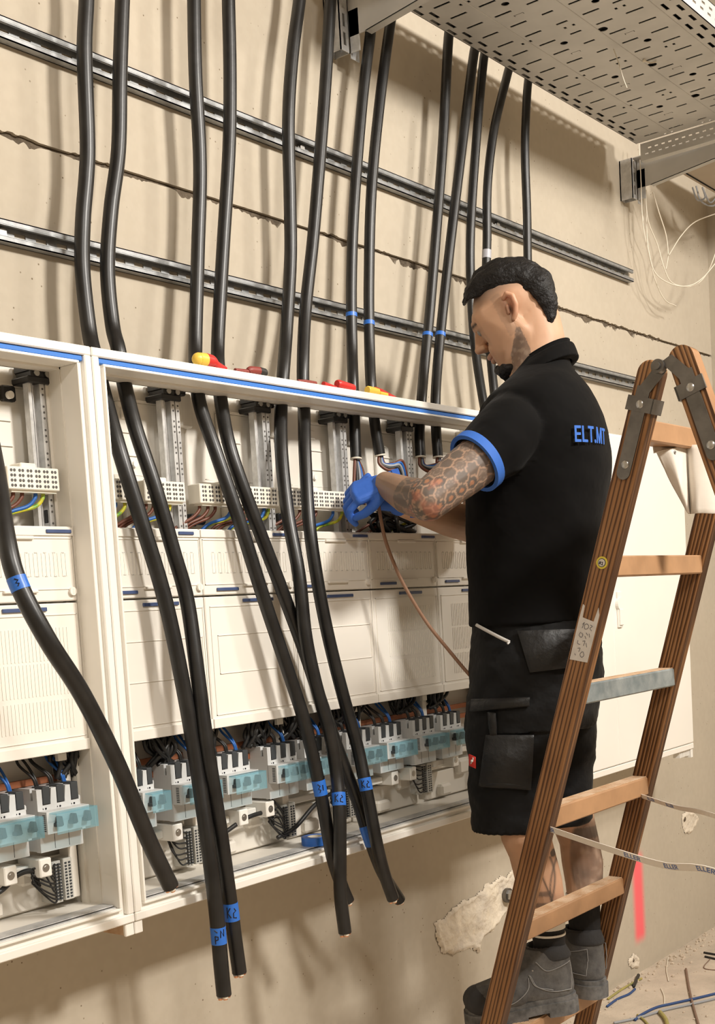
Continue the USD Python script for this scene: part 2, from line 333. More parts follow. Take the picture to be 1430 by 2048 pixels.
chip([(868, 1845), (885, 1832), (915, 1805), (945, 1795), (965, 1775), (985, 1762), (1000, 1755), (1015, 1748), (1030, 1742), (1020, 1800), (1005, 1835), (985, 1860), (965, 1880), (958, 1905), (940, 1900), (905, 1908), (885, 1905), (873, 1880)], 0.014, 2, 'torn plaster patch with a pale rim left of the ladder')
chip([(1363, 1628), (1378, 1620), (1395, 1632), (1392, 1650), (1378, 1668), (1366, 1662)], 0.012, 4, 'small broken plaster patch beside a hole')
chip([(1256, 1920), (1266, 1905), (1276, 1915), (1278, 1932), (1268, 1938), (1258, 1932)], 0.008, 6, 'small pale plaster chip near the floor')
for u, v, s in ((1367, 1637, 0.012), (1264, 1920, 0.008)):
    p = P(u, v, WALL); obj('wall_hole', place(sphere((0, 0, 0), (1, 1, 1), 2), (p[0], -0.004, p[2]), (s * 0.7, 0, 0), (0, 0.005, 0), (0, 0, s)), 'joint', wall, smooth=True)
p = P(1010, 1790, WALL)
b = thing('anchor_bolt', 'round steel anchor bolt in the torn plaster patch behind the ladder', 'bolt', (p[0], 0, p[2]))
obj('washer', cyl((p[0], -0.004, p[2]), (p[0], -0.016, p[2]), 0.022, 24), 'steel_dark', b, smooth=40)
obj('bolt_head', cyl((p[0], -0.012, p[2]), (p[0], -0.030, p[2]), 0.0165, 6), 'bolt', b)

# ---------------------------------------------------------------- wall-mounted strut rails
def strut(zm, x0, x1, label, hh=0.041, dd=0.021):
    t = thing('strut_rail', label, 'rail', ((x0 + x1) / 2, 0, zm), 'slotted steel rails on the wall')
    y0, y1, th = -dd - 0.001, -0.001, 0.002; z0, z1 = zm - hh / 2, zm + hh / 2; ms = []
    web = sbox(x0, z0, x1, z1); sl = []
    x = x0 + 0.03
    while x < x1 - 0.04:
        sl.append(sbox(x, zm - 0.006, x + 0.026, zm + 0.006)); x += 0.05
    ms.append(extrude(web.difference(unary_union(sl)), y1 - th, y1))
    ms += [bx(x0, x1, y0, y1, z1 - th, z1), bx(x0, x1, y0, y1, z0, z0 + th)]
    ms += [bx(x0, x1, y0, y0 + th, z1 - 0.0095, z1), bx(x0, x1, y0, y0 + th, z0, z0 + 0.0095), bx(x0, x1, y0, y0 + 0.007, z1 - 0.011, z1 - 0.009), bx(x0, x1, y0, y0 + 0.007, z0 + 0.009, z0 + 0.011)]
    obj('channel', cat(ms), 'rail_metal', t)
    for x in np.arange(x0 + 0.35, x1, 0.9):
        obj('fixing_screw', cat([cyl((x, y1 - 0.004, zm), (x, y1 - 0.009, zm), 0.009, 6), cyl((x, y1 - 0.002, zm), (x, y1 - 0.004, zm), 0.012, 14)]), 'bolt', t)
zr1 = 0.5 * (P(0, 52, WALL - 0.02)[2] + P(1265, 552, WALL - 0.02)[2]); zr2 = 0.5 * (P(0, 455, WALL - 0.02)[2] + P(1180, 746, WALL - 0.02)[2])
xe = P(1266, 552, WALL - 0.02)[0]
strut(zr1, 1.15, xe, 'upper slotted steel strut rail fixed high across the plaster wall')
strut(zr2, 1.15, xe + 0.02, 'lower slotted steel strut rail fixed just above the cabinets')

# ---------------------------------------------------------------- distribution cabinets
FY, CYV, BY = -0.21, -0.16, -0.070                 # front of frame, covers, back plate
ZT, ZB = 1.870, 0.817
R1 = (1.419, 1.553); R2 = (1.146, 1.4155)          # the two rows of covers
def ring(x0, x1, z0, z1, i0, i1, y0, y1, bev=0.0):
    a, b = (x0 + i0, x1 - i0, z0 + i0, z1 - i0), (x0 + i1, x1 - i1, z0 + i1, z1 - i1)
    return [bx(a[0], a[1], y0, y1, b[3], a[3], bev), bx(a[0], a[1], y0, y1, a[2], b[2], bev), bx(a[0], b[0], y0, y1, b[2], b[3], bev), bx(b[1], a[1], y0, y1, b[2], b[3], bev)]
def cover(parent, x0, x1, z0, z1, style, seed):
    g = 0.0012; x0 += g; x1 -= g; y = CYV; r = random.Random(seed)
    ms = [bx(x0, x1, y, y + 0.025, z0, z1, 0.002)]
    def frame(a, b, c, d, t=0.0012, h=0.0016): ms.extend([bx(a, b, y - h, y + 0.001, d - t, d), bx(a, b, y - h, y + 0.001, c, c + t), bx(a, a + t, y - h, y + 0.001, c, d), bx(b - t, b, y - h, y + 0.001, c, d)])
    def ribs(a, b, c, d, n):
        for k in range(n):
            x = a + (b - a) * k / (n - 1); ms.append(bx(x - 0.0011, x + 0.0011, y - 0.0009, y + 0.001, c, d))
    w = x1 - x0
    if style == 'small':
        frame(x0 + 0.004, x1 - 0.004, z0 + 0.021, z1 - 0.021)
        ms.append(bx(x0 + 0.0, x1 - 0.0, y - 0.003, y + 0.001, z1 - 0.017, z1 - 0.002, 0.001))
        ms.append(bx(x0 + w * .42, x0 + w * .68, y - 0.006, y + 0.001, z1 - 0.024, z1 - 0.018, 0.0015)); ms.append(bx(x0 + w * .42, x0 + w * .68, y - 0.006, y + 0.001, z0 + 0.016, z0 + 0.021, 0.0015))
        ribs(x0 + 0.03, x1 - 0.02, z0 + 0.045, z1 - 0.048, 27)
    else:
        ms.append(bx(x0, x1, y - 0.004, y + 0.001, z0, z0 + 0.020, 0.0015))
        frame(x0 + 0.012, x1 - 0.006, z0 + 0.026, z1 - 0.020)
        if style == 'ribbed':
            for c, d in ((0.62, 0.86), (0.36, 0.60), (0.10, 0.32)):
                ribs(x0 + 0.06, x1 - 0.03, z0 + 0.02 + (z1 - z0 - 0.03) * c, z0 + 0.02 + (z1 - z0 - 0.03) * d, 25)
        else:
            frame(x0 + 0.03, x1 - 0.012, z0 + 0.11, z0 + 0.19, 0.0012)
    c = obj('cover_panel', cat(ms), 'cover_white', parent)
    if style == 'small':
        obj('cover_notch', cat([bx(x0 + 0.03 + k * 0.02, x0 + 0.036 + k * 0.02, y - 0.0006, y + 0.001, z_, z_ + 0.0018) for k in range(12) for z_ in (z0 + 0.044, z1 - 0.048)]), 'comb', c, kind='stuff')
        obj('latch', bx(x0 + w * .78, x0 + w * .98 if seed % 10 else x0 + w * .93, y - 0.006, y, z1 - 0.0125, z1 - 0.006, 0.001), 'latch', c); obj('latch', bx(x0 + w * .13, x0 + w * .36, y - 0.004, y, z0 + 0.008, z0 + 0.0145, 0.001), 'latch', c)
        for zz in (z0 + 0.017, z1 - 0.012) if seed == 10 else (z0 + 0.017,):
            obj('screw_knob', cat([cyl((x1 - 0.012, y - 0.006, zz), (x1 - 0.012, y, zz), 0.0075, 16), bx(x1 - 0.0125, x1 - 0.0115, y - 0.0065, y - 0.005, zz - 0.005, zz + 0.005)]), 'cover_white', c, smooth=40)
    else:
        obj('latch', bx(x0 + w * .40, x0 + w * .74, y - 0.004, y, z1 - 0.0135, z1 - 0.0065, 0.001), 'latch', c)
def cabinet(x0, x1, xf, label, first, styles):
    t = thing('distribution_cabinet', label, 'electrical cabinet', ((x0 + x1) / 2, FY, ZB))
    fr = ring(x0, x1, ZB, ZT, 0, 0.0165, FY, FY + 0.012, 0.002) + ring(x0 + 0.001, x1 - 0.001, ZB + 0.001, ZT - 0.001, 0, 0.008, FY + 0.010, -0.125)
    fr += [bx(x0 + .001, x0 + .009, -.127, -.001, ZB + .001, ZT - .001), bx(x1 - .009, x1 - .001, -.127, -.001, ZB + .001, ZT - .001), bx(x0 + .001, x1 - .001, -.127, -.001, ZB + .001, ZB + .009)]
    fr += ring(x0, x1, ZB, ZT, 0.014, 0.029, FY + 0.010, FY + 0.03) + ring(x0, x1, ZB, ZT, 0.027, 0.032, FY + 0.002, FY + 0.052, 0.001)
    obj('frame', cat(fr), 'cab_white', t)
    inn = [bx(x0 + .031, x0 + .034, FY + .05, BY, ZB + .03, ZT - .03), bx(x1 - .034, x1 - .031, FY + .05, BY, ZB + .03, ZT - .03), bx(x0 + .03, x1 - .03, FY + .05, -0.125, ZT - .036, ZT - .032), bx(x0 + .03, x1 - .03, FY + .05, BY, ZB + .030, ZB + .036),
           bx(x1 - .040, x1 - .033, FY + .085, FY + .10, ZB + .03, ZT - .06), bx(x0 + .033, x0 + .040, FY + .085, FY + .10, ZB + .03, ZT - .06),
           bx(x0 + .03, x1 - .03, -0.128, -0.124, ZT - .036, ZT - .006)]
    obj('side_lining', cat(inn), 'cab_inner', t)
    obj('gasket', bx(x0 + .0175, x1 - .0175, FY + .004, FY + .012, ZT - .0275, ZT - .0175, 0.002), 'gasket', t, label='blue gasket strip under the top edge')
    obj('back_panel', bx(x0 + .012, x1 - .012, BY, BY + .004, ZB + .01, ZT - .004), 'cab_inner', t)
    obj('bottom_rail', cat([bx(x0 + .035, x1 - .033, FY + .012, FY + .018, ZB + .030, ZB + .034), bx(x0 + .034, x1 - .032, FY + .018, FY + .05, ZB + .0355, ZB + .0375)]), 'galv', t, label='thin galvanised strip along the bottom opening')
    for i in range(len(xf) - 1):
        a, b_ = xf[i], xf[i + 1]
        cover(t, a, b_, *R1, 'small', first * 10 + i); cover(t, a, b_, *R2, styles[i], first * 10 + i)
        pl = [bx(a + .16, b_ - .004, BY - .010, BY, ZT - .33, ZT - .06, .002), bx(a + .16, b_ - .004, BY - .013, BY, ZT - .06, ZT - .055)]
        for zz in (ZT - .12, ZT - .165, ZT - .215): pl.append(bx(a + .165, a + .225, BY - .013, BY - .009, zz - .002, zz))
        pl += [bx(a + .11, b_ - .006, BY - .011, BY - .009, ZT - .205, ZT - .203), bx(a + .165, a + .20, BY - .014, BY - .009, ZT - .095, ZT - .075, .002), bx(a, a + .058, BY - .010, BY, ZT - .33, ZT - .06, .002), bx(a + .04, a + .075, BY - .02, BY, ZT - .10, ZT - .03, .003)]
        mp = obj('mounting_plate', cat(pl), 'cover_white', t)
        obj('plate_screw', cat([cyl((a + xx, BY - .017, ZT - .183), (a + xx, BY - .009, ZT - .183), .006, 12) for xx in (.175, .19)]), 'white_plastic', mp, smooth=40)
        # posts in the breaker zone
        obj('support_post', cat([bx(b_ - .032, b_ - .012, -.115, -.085, ZB + .05, 1.15, .002), bx(b_ - .05, b_ - .03, -.13, -.12, 1.128, 1.142, .001)]), 'cover_white', t)
        obj('base_plate', cat([bx(a + .02, b_ - .03, BY - .012, BY, ZB + .04, ZB + .11, .003), bx(a + .06, a + .11, BY - .03, BY, ZB + .045, ZB + .075, .006), bx(a + .15, a + .2, BY - .03, BY, ZB + .09, ZB + .13, .006)]), 'cab_inner', t)
        obj('busbar', cat([bx(max(a - .01, x0 + .037), b_ - .03, -.098, -.088, zz, zz + .012) for zz in (1.088, 1.060)]), 'busbar', t, label='copper-brown busbar behind the breakers')
        obj('busbar_carrier', cat([bx(max(a, x0 + .037), b_ - .02, -.09, -.08, zz, zz + .014, .002) for zz in (1.00, .965, .935)]), 'cover_white', t)
    return t
XS = 1.517
XF2 = [1.526, 1.807, 2.088, 2.369, 2.650, 2.931]; XF1 = [0.921, 1.202, 1.483]
cab1 = cabinet(0.888, XS - 0.0008, XF1, 'white open distribution cabinet cut off by the left edge of the photo', 1, ['ribbed', 'ribbed'])
cab2 = cabinet(XS + 0.0008, 2.946, XF2, 'wide white open distribution cabinet with no door, where the electrician works', 2, ['plain', 'plain', 'plain', 'ribbed', 'ribbed'])
# knock-outs in the left cabinet's right wall
for zz in (1.775, 1.70):
    obj('knockout', place(trimesh.creation.torus(0.028, 0.0022, 28, 8), (1.505 - .02, BY - 0.002, zz), (1, 0, 0), (0, 0, 1), (0, 1, 0)), 'cab_inner', cab1, smooth=True)
p = P(10, 790, WALL + BY - .012)
kn = obj('lock_socket', bx(p[0] - .012, p[0] + .018, BY - .022, BY - .008, p[2] - .012, p[2] + .016, .003), 'black_plastic', cab1); obj('lock_peg', cyl((p[0], BY - .030, p[2] - .002), (p[0], BY - .02, p[2] - .002), .007, 14), 'white_plastic', kn, smooth=40)
# closed cabinet
x0, x1 = 2.9475, 4.109
t = thing('distribution_cabinet', 'white distribution cabinet with two closed doors behind the ladder', 'electrical cabinet', ((x0 + x1) / 2, FY, ZB))
obj('body', cat(ring(x0, x1, ZB, ZT, 0, 0.02, FY + 0.012, -0.001, 0.002) + [bx(x0 + .01, x1 - .01, BY, BY + .004, ZB + .01, ZT - .01)]), 'cab_white', t)
xm = (x0 + x1) / 2
for a, b_ in ((x0 + .004, xm - .0012), (xm + .0012, x1 - .004)):
    d = obj('door', bx(a, b_, FY - 0.006, FY + 0.014, ZB + .022, ZT - .012, 0.003), 'cab_white', t)
    if a > xm:
        hp = P(1240, 1215, WALL + FY - 0.012)
        hx, hz = hp[0], hp[2]
        obj('door_handle', cat([bx(hx - .012, hx + .016, FY - .013, FY - .005, hz - .062, hz + .05, .004), cyl((hx - .002, FY - .016, hz + .012), (hx - .002, FY - .006, hz + .012), .019, 24), bx(hx - .01, hx + .012, FY - .018, FY - .012, hz - .055, hz - .005, .003)]), 'cab_white', d, smooth=30)
obj('plinth_strip', bx(x0, x1, FY - .004, FY + .02, ZB, ZB + .02, .002), 'cab_white', t)
obj('wire_duct', cat([bx(x1 - .10 + k * .012, x1 - .094 + k * .012, FY + .005, FY + .03, ZB - .022, ZB) for k in range(7)] + [bx(x1 - .018, x1 - .002, FY, FY + .03, ZB - .03, ZB)]), 'white_plastic', t)
# feet under the joint of the two open cabinets
p = P(258, 1840, WALL + FY)
t = thing('wooden_spacer', 'pair of small white-faced blocks under the joint of the two open cabinets', 'block', (XS, FY, ZB - .03))
for a, b_ in ((XS - .022, XS - .0008), (XS + .0008, XS + .021)):
    obj('block', bx(a, b_, FY + .004, FY + .012, ZB - .025, ZB - .0005, .002), 'cab_white', t); obj('block_core', bx(a + .002, b_ - .001, FY + .012, FY + .07, ZB - .023, ZB - .0015), 'rung_dusty', t)

# ---------------------------------------------------------------- mounting rails inside the upper opening
def mrail(x, tag_):
    w = .047; t = thing('mounting_rail', tag_, 'rail', (x, -.12, 1.55), 'perforated rails inside the cabinets')
    zt, zb = 1.822, 1.535
    obj('rail_profile', cat([bx(x, x + .0025, -.122, -.108, zb, zt), bx(x + .0025, x + .007, -.122, -.119, zb, zt), bx(x + .010, x + .0115, -.120, -.106, zb, zt), bx(x + .002, x + .025, -.109, -.105, zb, zt), bx(x + .024, x + .026, -.124, -.105, zb, zt), bx(x + .026, x + .034, -.124, -.121, zb, zt), bx(x + .037, x + .039, -.124, -.105, zb, zt), bx(x + .039, x + w, -.124, -.121, zb, zt)]), 'galv', t)
    hs = []
    for k in range(int((zt - zb) / .0105)):
        if k % 4 == 3: continue
        for xx in (x + .030, x + .043): hs.append(cyl((xx, -.1246, zb + .006 + k * .0105), (xx, -.1195, zb + .006 + k * .0105), .0021, 8))
    obj('rail_holes', cat(hs), 'hole', t, kind='stuff')
    obj('end_bracket', cat([bx(x + .004, x + .072, -.125, -.078, zt + .010, zt + .030, .003), bx(x + .006, x + .036, -.128, -.08, zt - .004, zt + .02, .003), bx(x - .004, x + .05, -.13, -.08, zt - .010, zt + .002, .002), bx(x + .06, x + .075, -.12, -.08, zt + .005, zt + .03, .003)]), 'black_plastic', t)
    obj('bracket_screw', cat([cyl((x + xx, -.131, zt + .008), (x + xx, -.127, zt + .008), .006, 12) for xx in (.016, .04)]), 'bolt', t, smooth=40)
XM = [P(u, v, 1.84)[0] for u, v in ((320, 795), (506, 830), (664, 853), (799, 870))]
mrail(P(54, 770, 1.84)[0], 'steel mounting rail with black end bracket in the left cabinet')
for x, n in zip(XM, ('first', 'second', 'third', 'fourth')):
    mrail(x, f'{n} steel mounting rail from the left in the wide open cabinet')

# ---------------------------------------------------------------- terminal strips with holes and coloured conductors
def strip(x0, x1, z, label, wires, y=-.150, h=.040):
    t = thing('terminal_strip', label, 'terminal block', ((x0 + x1) / 2, y, z), 'cream terminal strips')
    n = max(2, int(round((x1 - x0) / .0098 / 2)) * 2); pit = (x1 - x0 - .006) / n
    obj('housing', cat([bx(x0, x1, y, y + .036, z, z + h, .0015), bx(x0 + (x1 - x0) * .34, x0 + (x1 - x0) * .34 + .035, y + .012, y + .045, z + h - .002, z + h + .009, .002), bx(x0 + .01, x1 - .004, y + .006, y + .03, z - .004, z + .001)]), 'terminal', t)
    hs = []
    for c in range(n):
        xc = x0 + .003 + (c + .5 + (-.12 if c % 2 else .12)) * pit
        for r in range(4):
            zz = z + h * (.17 + .22 * r); hs.append(cyl((xc, y - .0006, zz), (xc, y + .002, zz), .0027, 9))
    obj('socket_hole', cat(hs), 'hole', t, kind='stuff')
    for k, (f, m_) in enumerate(wires):
        xx = x0 + f * (x1 - x0); o = np.array([xx, y + .018, z - .001]); s = .040 + .006 * k
        obj('conductor', tube([o, o + (-.003, 0, -.012), o + (-.018, .004, -.026), o + (-s, .012, -.038), o + (-s - .02, .02, -.050 - .004 * (k % 2))], .0036, 8), m_, t, smooth=True)
BR, BL, YG = 'brown_wire', 'blue_wire', 'yg_wire'
five = [(.10, BR), (.24, BR), (.38, BR), (.66, BL), (.74, YG)]
zs = P(70, 980, 1.81)[2]
def sx(u, v=985): return P(u, v, 1.81)[0]
zr = P(330, 1003, 1.81)[2]
strip(sx(-60), sx(15), zs, 'short cream terminal strip end at the left edge of the photo', [(.6, BR), (.9, BR)])
strip(sx(18), sx(121), zs, 'cream terminal strip with wires below it in the left cabinet', [(.02, BR), (.20, BR), (.37, BR), (.63, BL), (.78, YG)])
strip(sx(200), sx(276), zr, 'cream terminal strip beside the left side of the wide cabinet', [(.55, BL), (.80, YG)])
strip(sx(290), sx(371), zr, 'cream terminal strip in front of the first mounting rail of the wide cabinet', [(.02, BR), (.16, BR), (.34, BR), (.62, BL), (.74, YG)])
strip(sx(400), sx(556), zr, 'long cream terminal strip in front of the second mounting rail', [(.06, BR), (.16, BR), (.25, BR), (.45, BL), (.50, YG), (.62, BR), (.74, BR), (.88, BL), (.94, YG)])
strip(sx(579), sx(711), zr, 'long cream terminal strip just left of the blue glove', [(.06, BR), (.22, BR), (.34, BR), (.46, BR), (.72, BL), (.86, YG)])
strip(sx(740), sx(850), zr, 'cream terminal strip hidden behind the gloved hands', [(.2, BR), (.4, BR), (.6, BL), (.8, YG)])
# black cable glands lying on the covers' top edge
for u, v, n in ((112, 1033, 'left cabinet, under its terminal strip'), (395, 1040, 'wide cabinet, between its first two mounting rails'), (566, 1038, 'wide cabinet, right of its second mounting rail')):
    p = P(u, v, 1.85); t = thing('cable_clamp', f'black plastic cable clamp in the {n}', 'clamp', p)
    obj('clamp_body', cat([tube([p + (-.014, 0, 0), p + (.014, 0, 0)], .011, 12, raw=True), bx(p[0] - .026, p[0] - .012, p[1] - .01, p[1] + .02, p[2] - .014, p[2] + .012, .002)]), 'black_plastic', t, smooth=40)
    obj('clamp_screw', cyl(p + (.012, -.004, 0), p + (.018, -.006, 0), .005, 10), 'white_plastic', t, smooth=40)

# ---------------------------------------------------------------- circuit breakers
def breaker_parts(t, x, z, poles, w):
    y = -.150; h = .117; s = w / poles; ms = []
    prof = Polygon([(x, z), (x + w, z), (x + w, z + h * .78)] + [q for k in range(poles - 1, -1, -1) for q in ((x + (k + .92) * s, z + h * .78), (x + (k + .92) * s, z + h * .72), (x + (k + .36) * s, z + h * .72), (x + (k + .36) * s, z + h * .97), (x + (k + .02) * s, z + h * .97))] + [(x, z + h * .97)])
    ms.append(extrude(prof, y, y + .012)); ms.append(bx(x + .0005, x + w - .0005, y + .006, y + .066, z + .001, z + h * .8))
    ms.append(bx(x + .001, x + w - .001, y + .02, y + .066, z + h * .72, z + h * .98))
    ms.append(extrude(Polygon([(x, z + h * .30), (x + w, z + h * .30), (x + w, z + h * .64), (x, z + h * .64)]), y - .024, y + .002))
    ms.append(bx(x + w - .003, x + w + .004, y + .004, y + .012, z + h * .70, z + h * .76)); ms.append(bx(x + w - .002, x + w + .006, y - .002, y + .008, z + h * .24, z + h * .3))
    bd = obj('housing', cat(ms), 'breaker_grey', t)
    obj('vent_slot', cat([bx(x - .0004, x + .0005, y - .020, y - .012, z + h * .34 + k * .0035, z + h * .34 + k * .0035 + .0016) for k in range(9)]), 'breaker_dark', bd, kind='stuff')
    for k in range(poles):
        a = x + (k + .40) * s
        obj('terminal_cap', bx(a, a + s * .50, y - .001, y + .03, z + h * .735, z + h * 1.0, .001), 'breaker_dark', t)
        c = a + s * .1
        obj('lever', cat([bx(c - .002, c + s * .32, y - .036, y - .022, z + h * .40, z + h * .46, .001), extrude(Polygon([(c, z + h * .42), (c + s * .30, z + h * .42), (c + s * .22, z + h * .56), (c + s * .10, z + h * .56)]), y - .038, y - .026)]), 'breaker_dark', t)
        obj('marking', cat([bx(x + (k + .35) * s, x + (k + .35) * s + .0012, y - .0006, y + .001, z + h * .655, z + h * .675), extrude(Point(x + (k + .56) * s, z + h * .665).buffer(.0018), y - .0006, y + .001)]), 'ink', t)
        if k: obj('pole_gap', bx(x + k * s - .0004, x + k * s + .0004, y - .0004, y + .001, z + h * .03, z + h * .29), 'breaker_dark', t)
    yb = y - .024
    obj('clear_cover', cat([bx(x + .006, x + w + .003, yb - .020, yb - .0185, z + h * .30, z + h * .62), bx(x + .006, x + w + .003, yb - .020, yb, z + h * .605, z + h * .625), bx(x + w + .0015, x + w + .003, yb - .02, yb, z + h * .30, z + h * .62)]), 'clear_blue', t, label='clear blue hinged cover')
    for k in range(poles):
        xx = x + (k + .65) * s + rng.uniform(-.004, .004); o = np.array([xx, y + .025, z + h * .99])
        for q in range(2): obj('lead', tube([o + (q * .004, 0, 0), o + (q * .005 - .004, .004, .018), o + (rng.uniform(-.02, .02), .03, .045), o + (rng.uniform(-.03, .03), .06, .075)], .0026, 7), 'black_wire' if rng.random() < .86 else 'blue_wire', t, smooth=True)
def zbr(u, v): return P(u, v, 1.81)[2]
GB = 'grey modular circuit breakers'
BX = []
def new_breaker(x, z, poles, label, w=None):
    t = thing('circuit_breaker', label, 'circuit breaker', (x, -.15, z), GB); breaker_parts(t, x, z, poles, w or .033 * poles); return t
z3 = P(434, 1622, 1.81)[2]
zl1 = P(72, 1705, 1.81)[2]
bz = z3 - .002
proto = new_breaker(P(434, 1511, 1.81)[0], bz, 3, 'three-pole grey circuit breaker, right of the two crossing long cables', .096)
px = origin(proto)[0]
for u, v, lab in ((340, 1528, 'three-pole grey circuit breaker in the first bay, partly behind the two long cables'),
                  (533, 1489, 'three-pole grey circuit breaker left of the cream support post'),
                  (607, 1475, 'three-pole grey circuit breaker behind the first crossing cables'),
                  (691, 1462, 'three-pole grey circuit breaker between the blue-taped cables'),
                  (756, 1453, 'three-pole grey circuit breaker right of the last hanging cable'),
                  (824, 1438, 'three-pole grey circuit breaker above the small dark comb terminals'),
                  (880, 1430, 'three-pole grey circuit breaker nearest the shorts'),
                  (72, 1580, 'three-pole grey circuit breaker in the left cabinet'),
                  (-45, 1590, 'three-pole grey circuit breaker cut off by the left edge of the photo')):
    copy(proto, (P(u, v, 1.81)[0], -.15, bz), lab)
new_breaker(P(268, 1541, 1.81)[0] - .004, bz, 2, 'two-pole grey circuit breaker right beside the cabinet frame', .052)

# grey comb terminals, screw blocks and black control wires under the breakers
def comb(u, v, label, loops):
    p = P(u, v, 1.84); t = thing('comb_terminal', label, 'terminal block', p)
    obj('comb_body', cat([bx(p[0], p[0] + .020, p[1], p[1] + .045, p[2], p[2] + .078, .001), bx(p[0] + .023, p[0] + .043, p[1] - .004, p[1] + .045, p[2] + .002, p[2] + .080, .001)]), 'comb', t)
    obj('comb_holes', cat([bx(p[0] + xx, p[0] + xx + .005, p[1] - .0046, p[1] + .003, p[2] + .006 + k * .0058, p[2] + .0095 + k * .0058) for k in range(12) for xx in (.003, .0115, .0255, .034)]), 'breaker_dark', t, kind='stuff')
    for k in range(loops):
        o = p + (.004, -.003, .010 + k * .0058 * 11 / max(loops - 1, 1)); s = .028 + .018 * ((k * 7) % 5) / 5
        obj('control_wire', tube([o, o + (-.012, -.006, .001), o + (-s, -.002, .006), p + (-.045, .01, .085)] if loops < 8 else [o, o + (-.015, -.012, -.004), o + (-.03 - .01 * (k % 3), -.008, .01 + .006 * (k % 4)), p + (-.05, -.004, .05 + .01 * (k % 3))], .0017, 6), 'black_wire', t, smooth=True)
    return p
pc = comb(110, 1808, 'grey comb terminal with black wires in the left cabinet', 10)
comb(374, 1735, 'grey comb terminal below the first breakers of the wide cabinet', 7)
pd = comb(567, 1680, 'grey comb terminal behind a tangle of black wires left of the blue tape roll', 12)
comb(845, 1590, 'grey comb terminal below the breaker nearest the shorts', 7)
pe = comb(688, 1640, 'grey comb terminal half hidden behind the taped cables', 9)
for p, du, lab in ((pc, (0, 1783), 'thick black control cable entering the left cabinet from the photo edge'), (pd, (445, 1668), 'thick black control cable running to the tangle of black wires'), (pe, (590, 1655), 'thick black control cable behind the first taped cable')):
    q = P(du[0], du[1], 1.83); a = p + (-.045, -.004, .07)
    obj('control_cable', tube([q + (-.06, 0, -.012), q, (q + a) / 2 + (0, -.004, .012), a, a + (.012, .004, -.03)], .005, 8), 'black_wire', None, True, lab, 'cable')
for u, v, n in ((90, 1736, 'left cabinet beside its comb terminal'), (20, 1752, 'left cabinet at the photo edge'), (355, 1665, 'first bay below its breakers'), (487, 1635, 'second bay, left of its pair'), (540, 1618, 'second bay, right above the black tangle'), (790, 1556, 'bay right of the hanging cables'), (826, 1547, 'fourth bay over its comb terminal'), (911, 1520, 'last bay beside the red shorts patch')):
    p = P(u, v, 1.815); t = thing('screw_block', f'cream plastic block with a screw in the {n}', 'terminal block', p)
    obj('block_body', cat([bx(p[0] - .011, p[0] + .016, p[1], p[1] + .065, p[2] - .017, p[2] + .017, .002), bx(p[0] - .06, p[0] - .011, p[1] + .03, p[1] + .06, p[2] - .012, p[2] + .004, .002)]), 'white_plastic', t)
    obj('screw', cat([cyl((p[0] + .002, p[1] - .001, p[2]), (p[0] + .002, p[1] + .004, p[2]), .0075, 16), cyl((p[0] + .002, p[1] - .0016, p[2]), (p[0] + .002, p[1], p[2]), .004, 6)]), 'bolt', t, smooth=40)
# small white clip labels and black cable clusters above the breakers
for u, v, n in ((135, 1515, 'left cabinet'), (318, 1495, 'first bay, beside the frame'), (398, 1478, 'first bay, behind the long cables'), (505, 1460, 'second bay, right side'), (575, 1445, 'second bay, at the support post'), (655, 1425, 'third bay, behind the crossing cables'), (700, 1413, 'fourth bay, left side'), (800, 1398, 'fourth bay, right side'), (868, 1388, 'last bay')):
    p = P(u, v, 1.85)
    ms = [tube([p + (rng.uniform(-.05, .05), rng.uniform(-.012, .012), .05), p + (rng.uniform(-.04, .04), rng.uniform(-.025, .01), 0), p + (rng.uniform(-.04, .04), rng.uniform(-.01, .01), -.035)], .0045, 7) for k in range(16)]
    obj('cable_bundle', cat(ms), 'black_wire', None, True, f'bundle of black wires dropping behind the cover of the {n}', 'wires', kind='stuff')

